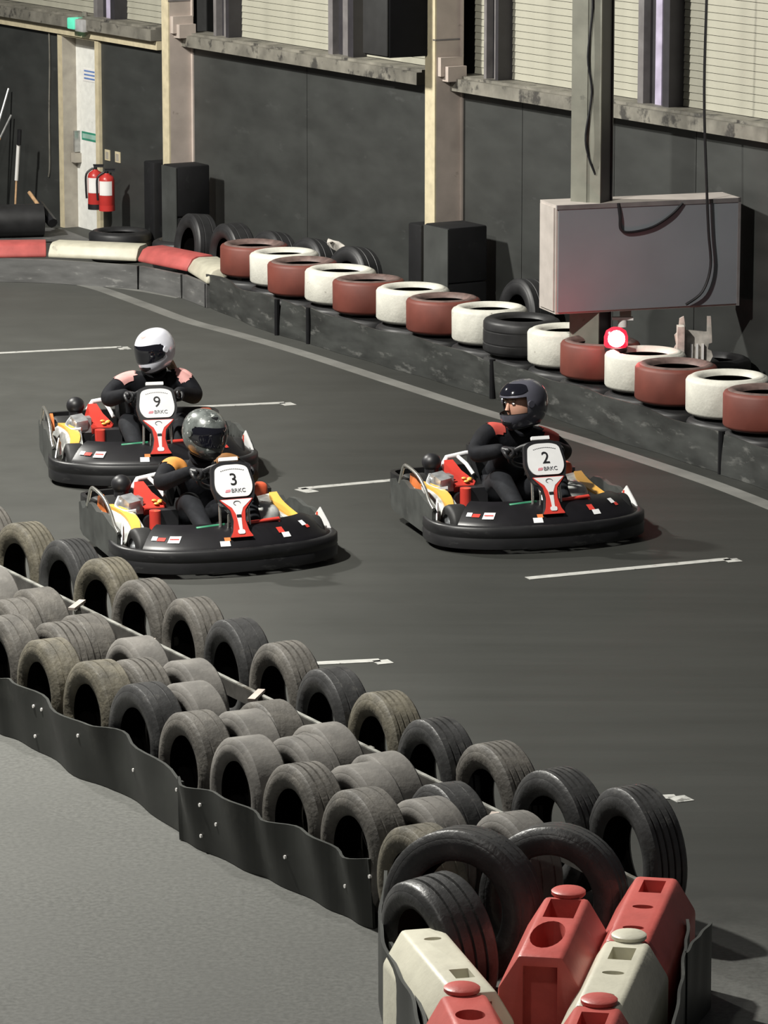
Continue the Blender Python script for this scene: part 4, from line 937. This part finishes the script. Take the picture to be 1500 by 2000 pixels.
def kart(px, py, yaw, num, label):
    p = at(px, py); r = empty('racing_kart', p, yaw); tag(r, label, 'kart', 'racing karts on the track')
    for k in ('bumper', 'frame', 'tray', 'axle', 'rear', 'seatbar', 'seatbar2', 'tank', 'tail', 'column', 'wheel', 'rodA', 'rodB', 'rodC', 'throttle', 'brake'):
        link(KM[k].name.split('.')[0], KM[k], r)
    link('seat', KM['seat'], r)
    f = link('front_fairing', KM['fairing'], r)
    for m in KM['stick']: link(m.name.split('.')[0], m, f)
    for sd in (-1, 1):
        gd = link('side_guard', KM['guard%d' % sd], r)
        if sd < 0: link('guard_flash', KM['flash%d' % sd], gd); link('guard_hoop', KM['hoop%d' % sd], gd)
        pd = link('side_pod', KM['pod%d' % sd], r); link('pod_strip', KM['podstrip%d' % sd], pd)
        cp = link('corner_panel', KM['wedge%d' % sd], r); link('corner_flash', KM['wedgered%d' % sd], cp)
        for nm, y, z, x in (('f', -.56, .13, .53), ('r', .34, .14, .47)):
            wl_ = link('wheel', KM['tyre' + nm], r, Matrix.Translation((sd * x, y, z))); link('rim', KM['rim' + nm], wl_)
    en = link('engine', KM['engine'], r)
    for k in ('fins', 'cover', 'filter', 'muffler', 'coil', 'logo'): link(KM[k].name.split('.')[0], KM[k], en)
    number_panel(num, r)
    return p
# ------------------------------------------------------------------ drivers
def skin_mesh(name, verts, edges, radii, root=0, sub=2):
    me = bpy.data.meshes.new(name); me.from_pydata([Vector(v) for v in verts], edges, [])
    o = bpy.data.objects.new(name, me); COL.objects.link(o)
    m = o.modifiers.new('skin', 'SKIN'); m.use_smooth_shade = True; m.branch_smoothing = .4
    for i, sv in enumerate(me.skin_vertices[0].data):
        rr = radii[i]; sv.radius = rr if isinstance(rr, tuple) else (rr, rr); sv.use_root = (i == root)
    s_ = o.modifiers.new('sub', 'SUBSURF'); s_.levels = sub; s_.render_levels = sub
    realise(o); o.data.polygons.foreach_set('use_smooth', [True] * len(o.data.polygons))
    return o
HM = {}
def helmet_pt(az, el, k=1.0):
    ca_, sa = math.cos(math.radians(az)), math.sin(math.radians(az)); ce, se = math.cos(math.radians(el)), math.sin(math.radians(el))
    ce = ce ** .82
    front = max(0, ca_)
    b = .150 + .0 * front
    x = .124 * ce * sa; y = -b * ce * ca_; z = .138 * (abs(se) ** .92) * (1 if se > 0 else -1)
    if el < 0:
        chin = min(1, -el / 35) * front ** 1.5; y -= .022 * chin; x *= 1 - .10 * min(1, -el / 50)
        z -= .012 * chin
    return Vector((x * k, y * k, max(z * k, -.135)))
AZ = list(range(-180, 180, 6)); EL = [-58, -50, -42, -34, -26, -20, -14, -8, -2, 4, 10, 16, 22, 26, 32, 40, 48, 56, 64, 72, 80, 86]
def port(a, e): return abs(a + 3) < 66 and -14 <= e < 22
for nm, k, mt in (('shell', 1.0, None), ('liner', .93, 'liner')):
    mb = MB(); n_ = len(AZ)
    vs_ = [helmet_pt(a, e, k) for e in EL for a in AZ] + [Vector((0, 0, .138 * k))]
    fc = []
    for i in range(len(EL) - 1):
        for j in range(n_):
            if port(AZ[j], EL[i]): continue
            q = (j + 1) % n_; fc.append((i * n_ + j, i * n_ + q, (i + 1) * n_ + q, (i + 1) * n_ + j))
    for j in range(n_): fc.append(((len(EL) - 1) * n_ + j, (len(EL) - 1) * n_ + (j + 1) % n_, len(vs_) - 1))
    mb.add(vs_, fc); HM[nm] = mb
def patch(a0, a1, e0, e1, k, n=24, m=8, shape=None, off=0):
    rg = []
    for i in range(n + 1):
        f = i / n; a = a0 + (a1 - a0) * f; row = []
        for j in range(m + 1):
            t = j / m; lo, hi = (e0, e1)
            if shape: lo, hi = shape(f, e0, e1)
            row.append(helmet_pt(a, lo + (hi - lo) * t, k) + Vector((0, 0, off)))
        rg.append(row)
    return rg
def vis_shape(f, lo, hi):
    u = abs(2 * f - 1); c = u ** 6
    return lo + 9 * c, hi - 10 * c
def thick(mb, rg, d=.004):
    c = Vector((0, 0, 0)); rows = []
    for r_ in rg:
        rows.append(r_ + [p - p.normalized() * d for p in r_[::-1]])
    return mb.loft(rows)
def make_helmet(parent, mt, loc, yaw, pitch, roll, visor='down', scale=1.0):
    mw = Matrix.Translation(loc) @ Matrix.Rotation(yaw, 4, 'Z') @ Matrix.Rotation(pitch, 4, 'X') @ Matrix.Rotation(roll, 4, 'Y') @ Matrix.Scale(scale, 4)
    sh = link('helmet', HM['shell'].mesh('helmet', mt, 60), parent, mw)
    link('lining', HM['liner'].mesh('lining', 'liner', 60), sh)
    if visor == 'down': thick(MB(), patch(-71, 71, -17, 25, 1.025, shape=vis_shape)).build('visor', 'visor', sh, 60)
    else:
        thick(MB(), patch(-71, 71, 28, 62, 1.04, shape=vis_shape)).build('visor', 'visor', sh, 60)
    # pivots, chin vent, brow vent, lower edge trim
    mb = MB()
    for a in (-74, 74): p = helmet_pt(a, 4, 1.0); nn = Vector((p.x, p.y * .3, 0)).normalized(); mb.cyl(p - nn * .004, p + nn * .010, .020, 16)
    mb.build('visor_pivot', mt, sh)
    thick(MB(), patch(-26, 26, -44, -27, 1.012, 10, 4, shape=lambda f, a, b: (a + 8 * abs(2 * f - 1), b - 3 * abs(2 * f - 1)))).build('chin_vent', 'black', sh, 60)
    thick(MB(), patch(-16, 16, 46, 56, 1.012, 8, 3, shape=lambda f, a, b: (a + 8 * abs(2 * f - 1), b))).build('brow_vent', 'sh_pink' if mt == 'helmw' else 'black', sh, 60)
    mb = MB(); mb.tube([helmet_pt(a, -58, 1.0) for a in AZ], .006, 6, loop=True); mb.build('edge_trim', 'black', sh)
    # head inside
    hd = MB().ball((0, -.012, -.01), (.082, .098, .112), 20, 14); hd.build('head', 'skin', sh, 60)
    hd = MB(); hd.tube([(0, -.106, .02), (0, -.122, -.018), (0, -.112, -.028)], [.008, .013, .008], 8); hd.build('nose', 'skin', sh)
    for sx in (-1, 1):
        MB().ball((sx * .033, -.100, .018), (.013, .008, .008), 10, 8).build('eye', 'label', sh); MB().ball((sx * .033, -.107, .018), .005, 8, 6).build('pupil', 'eye', sh)
        MB().tube([(sx * .015, -.108, .034), (sx * .05, -.098, .036)], .005, 6).build('eyebrow', 'hair', sh)
    return sh
def hand(parent, mt, wrist, grip, side, name='glove'):
    """glove closed round the wheel rim: palm and five separate fingers"""
    wv = Vector(wrist); gv = Vector(grip); d = (gv - wv).normalized()
    upv = Vector((0, .35, .93)); sidev = d.cross(upv).normalized(); upv = sidev.cross(d).normalized()
    V = [wv - d * .02, wv + d * .035, gv + upv * .024]; E = [(0, 1), (1, 2)]; R = [(.034, .030), (.040, .024), (.042, .02)]
    palm = skin_mesh(name, V, E, R, 0, 2); palm.data.materials.append(MT[mt]); palm.parent = parent
    for k, ln in enumerate((.92, 1.0, .96, .8)):
        s0_ = gv + upv * .026 + sidev * (.033 - .022 * k)
        pts = [s0_ - d * .01, s0_ + d * .026 * ln, s0_ + d * .04 * ln - upv * .026 * ln, s0_ + d * .018 * ln - upv * .05 * ln]
        f = MB().tube(spline(pts, 3), [.0105] * 3 + [.010] * 3 + [.0095] * 3 + [.007], 8).build('finger', mt, palm)
    s0_ = wv + d * .03 + sidev * (.036 if side < 0 else -.036)
    pts = [s0_, s0_ + d * .03 + sidev * (.012 if side < 0 else -.012) - upv * .01, s0_ + d * .05 - upv * .03, gv + d * .012 - upv * .028]
    MB().tube(spline(pts, 3), [.013] * 4 + [.012] * 3 + [.010] * 2 + [.008], 8).build('thumb', mt, palm)
def driver(px, py, yaw, cfg):
    p = at(px, py); r = empty('person', p, yaw); tag(r, cfg['label'], 'person', 'kart drivers')
    h = cfg['head']; lx = cfg.get('lean', 0); k = cfg.get('k', 1.0); ox = .07
    nz = h[2] - .165; ny = h[1] + .05; nx = h[0]
    sh = .20 * k
    sl = Vector((nx - sh, ny + .05, nz - .045 + cfg.get('tl', 0))); sr = Vector((nx + sh, ny + .05, nz - .045 - cfg.get('tl', 0)))
    chest = Vector((nx * .6 + ox * .4, ny + .06, nz - .13)); waist = Vector((ox, .20, .30)); pel = Vector((ox, .24, .17))
    gl = Vector((.02 - .135, -.44, .53)); gr = Vector((.02 + .135, -.44, .53))
    wl_ = gl + Vector((-.03, .075, .01)); wr_ = gr + Vector((.03, .075, .01))
    el = (sl + wl_) / 2 + Vector((-.12, .06, -.10)); er = (sr + wr_) / 2 + Vector((.12, .06, -.10))
    V = [pel, waist, chest, Vector((nx, ny + .04, nz - .01)), Vector((h[0], h[1] + .02, h[2] - .10)),
         sl, el, wl_, sr, er, wr_,
         pel + Vector((-.10, -.05, -.01)), Vector((ox - .20, -.26, .34)), Vector((ox - .17, -.58, .15)), Vector((ox - .17, -.66, .19)),
         pel + Vector((.10, -.05, -.01)), Vector((ox + .17, -.28, .33)), Vector((ox + .10, -.58, .15)), Vector((ox + .10, -.66, .19))]
    E = [(0, 1), (1, 2), (2, 3), (3, 4), (2, 5), (5, 6), (6, 7), (2, 8), (8, 9), (9, 10), (0, 11), (11, 12), (12, 13), (13, 14), (0, 15), (15, 16), (16, 17), (17, 18)]
    R = [(.15, .12), (.15, .115), (.16, .115), .07, .058, .082, .062, .043, .082, .062, .043, .092, .072, .05, .042, .092, .072, .05, .042]
    R = [tuple(q * k for q in x) if isinstance(x, tuple) else x * k for x in R]
    body = skin_mesh('body', V, E, R, 0, 3); body.parent = r
    body.data.materials.clear(); body.data.materials.append(MT['suit']); body.data.materials.append(MT['denim'])
    for f in body.data.polygons:
        if f.center.y < .12 and f.center.z < .40 and abs(f.center.x - ox) < .32 and f.center.z < .2 + .55 * max(0, .12 - f.center.y): f.material_index = 1
    # coloured suit panels lifted from the body surface
    def panel_from(test, name, mt):
        vs_, fs_ = [], []; me = body.data
        idx = {}
        for f in me.polygons:
            if test(f.center, f.normal):
                fc = []
                for vi in f.vertices:
                    if vi not in idx: idx[vi] = len(vs_); v = me.vertices[vi]; vs_.append(v.co + v.normal * .005)
                    fc.append(idx[vi])
                fs_.append(fc)
        if fs_: MB().add(vs_, fs_).build(name, mt, r, 60)
    for (c, rad, nzmin) in cfg['panels']:
        cc = Vector(c) + {'l': sl, 'r': sr, 'c': chest}[cfg['panels'][(c, rad, nzmin)]] if isinstance(cfg['panels'], dict) else Vector(c)
        panel_from(lambda q, nn, cc=cc: ((q.x - cc.x) / rad[0]) ** 2 + ((q.y - cc.y) / rad[1]) ** 2 + ((q.z - cc.z) / rad[2]) ** 2 < 1 and nn.z > nzmin, 'suit_panel', cfg['col'])
    # collar
    mb = MB(); x, y, z = frame(V[4] - V[3]); 
    mb.tube([V[3].lerp(V[4], .35) + (x * math.cos(t) + y * math.sin(t)) * .072 * k for t in [2 * math.pi * q / 18 for q in range(18)]], .016, 6, loop=True); mb.build('collar', 'suit', r)
    hand(r, cfg['glove'], wl_, gl, -1); hand(r, cfg['glove'], wr_, gr, 1)
    # shoes
    for sx, q in ((-1, 14), (1, 18)):
        t_ = V[q]; o = skin_mesh('shoe', [V[q - 1] + Vector((0, .03, -.03)), V[q - 1] + Vector((0, -.03, .0)), t_ + Vector((0, -.015, .03))], [(0, 1), (1, 2)], [(.045, .04), (.045, .042), (.04, .028)], 0, 2)
        o.data.materials.append(MT['black']); o.parent = r
    make_helmet(r, cfg['helm'], Vector(h), *cfg['rot'], visor=cfg['visor'], scale=cfg.get('hs', 1.0))
    if cfg.get('hair'):
        mb = MB()
        for q in range(26):
            a = random.uniform(-.6, 1.0); b = Vector((h[0] + .075 + .05 * random.random(), h[1] + .10 * math.cos(a) + .02, h[2] - .09))
            e = b + Vector((.05 + .03 * random.random(), .05 * random.random(), -.10 - .05 * random.random()))
            mb.tube(spline([b, b + Vector((.03, .02, -.05)), e], 3), [.010, .010, .009, .008, .006, .005, .002], 5)
        mb.build('hair', 'hair', r)
    return r
K9 = (277, 905, math.radians(12)); K3 = (385, 1066, math.radians(21)); K2 = (986, 1021, math.radians(19))
kart(*K9, '9', 'black and red kart with number 9, at the back on the left')
kart(*K3, '3', 'black and red kart with number 3, nearest the tyre bank')
kart(*K2, '2', 'black and red kart with number 2, alone on the right')
driver(*K9, dict(label='kart driver in a white helmet with dark suit and pink shoulder panels', head=(.095, -.02, .775), k=1.0, helm='helmw', rot=(math.radians(-46), math.radians(10), math.radians(-6)), visor='down', col='sh_pink', glove='black', hair=True, hs=1.02,
    panels={((0, 0, .03), (.075, .14, .09), .15): 'l', ((.0, 0, .03), (.06, .14, .09), .15): 'r'}))
driver(*K3, dict(label='hunched kart driver in a flecked grey helmet with orange shoulder panels', head=(.07, .05, .685), k=.92, helm='helmg', rot=(math.radians(12), math.radians(6), math.radians(4)), visor='down', col='sh_orange', glove='black', tl=.0, hs=1.05,
    panels={((.02, 0, .03), (.09, .14, .09), .1): 'l', ((-.02, 0, .03), (.07, .14, .09), .1): 'r'}))
driver(*K2, dict(label='kart driver in a silver grey open visor helmet with red shoulder panels', head=(.07, -.13, .775), k=1.0, helm='helms', rot=(math.radians(-72), math.radians(4), math.radians(-4)), visor='up', col='sh_red', glove='black', tl=.03, hs=1.09,
    panels={((.05, -.02, .05), (.05, .14, .08), .1): 'l', ((.0, 0, .03), (.055, .16, .10), .1): 'r'}))
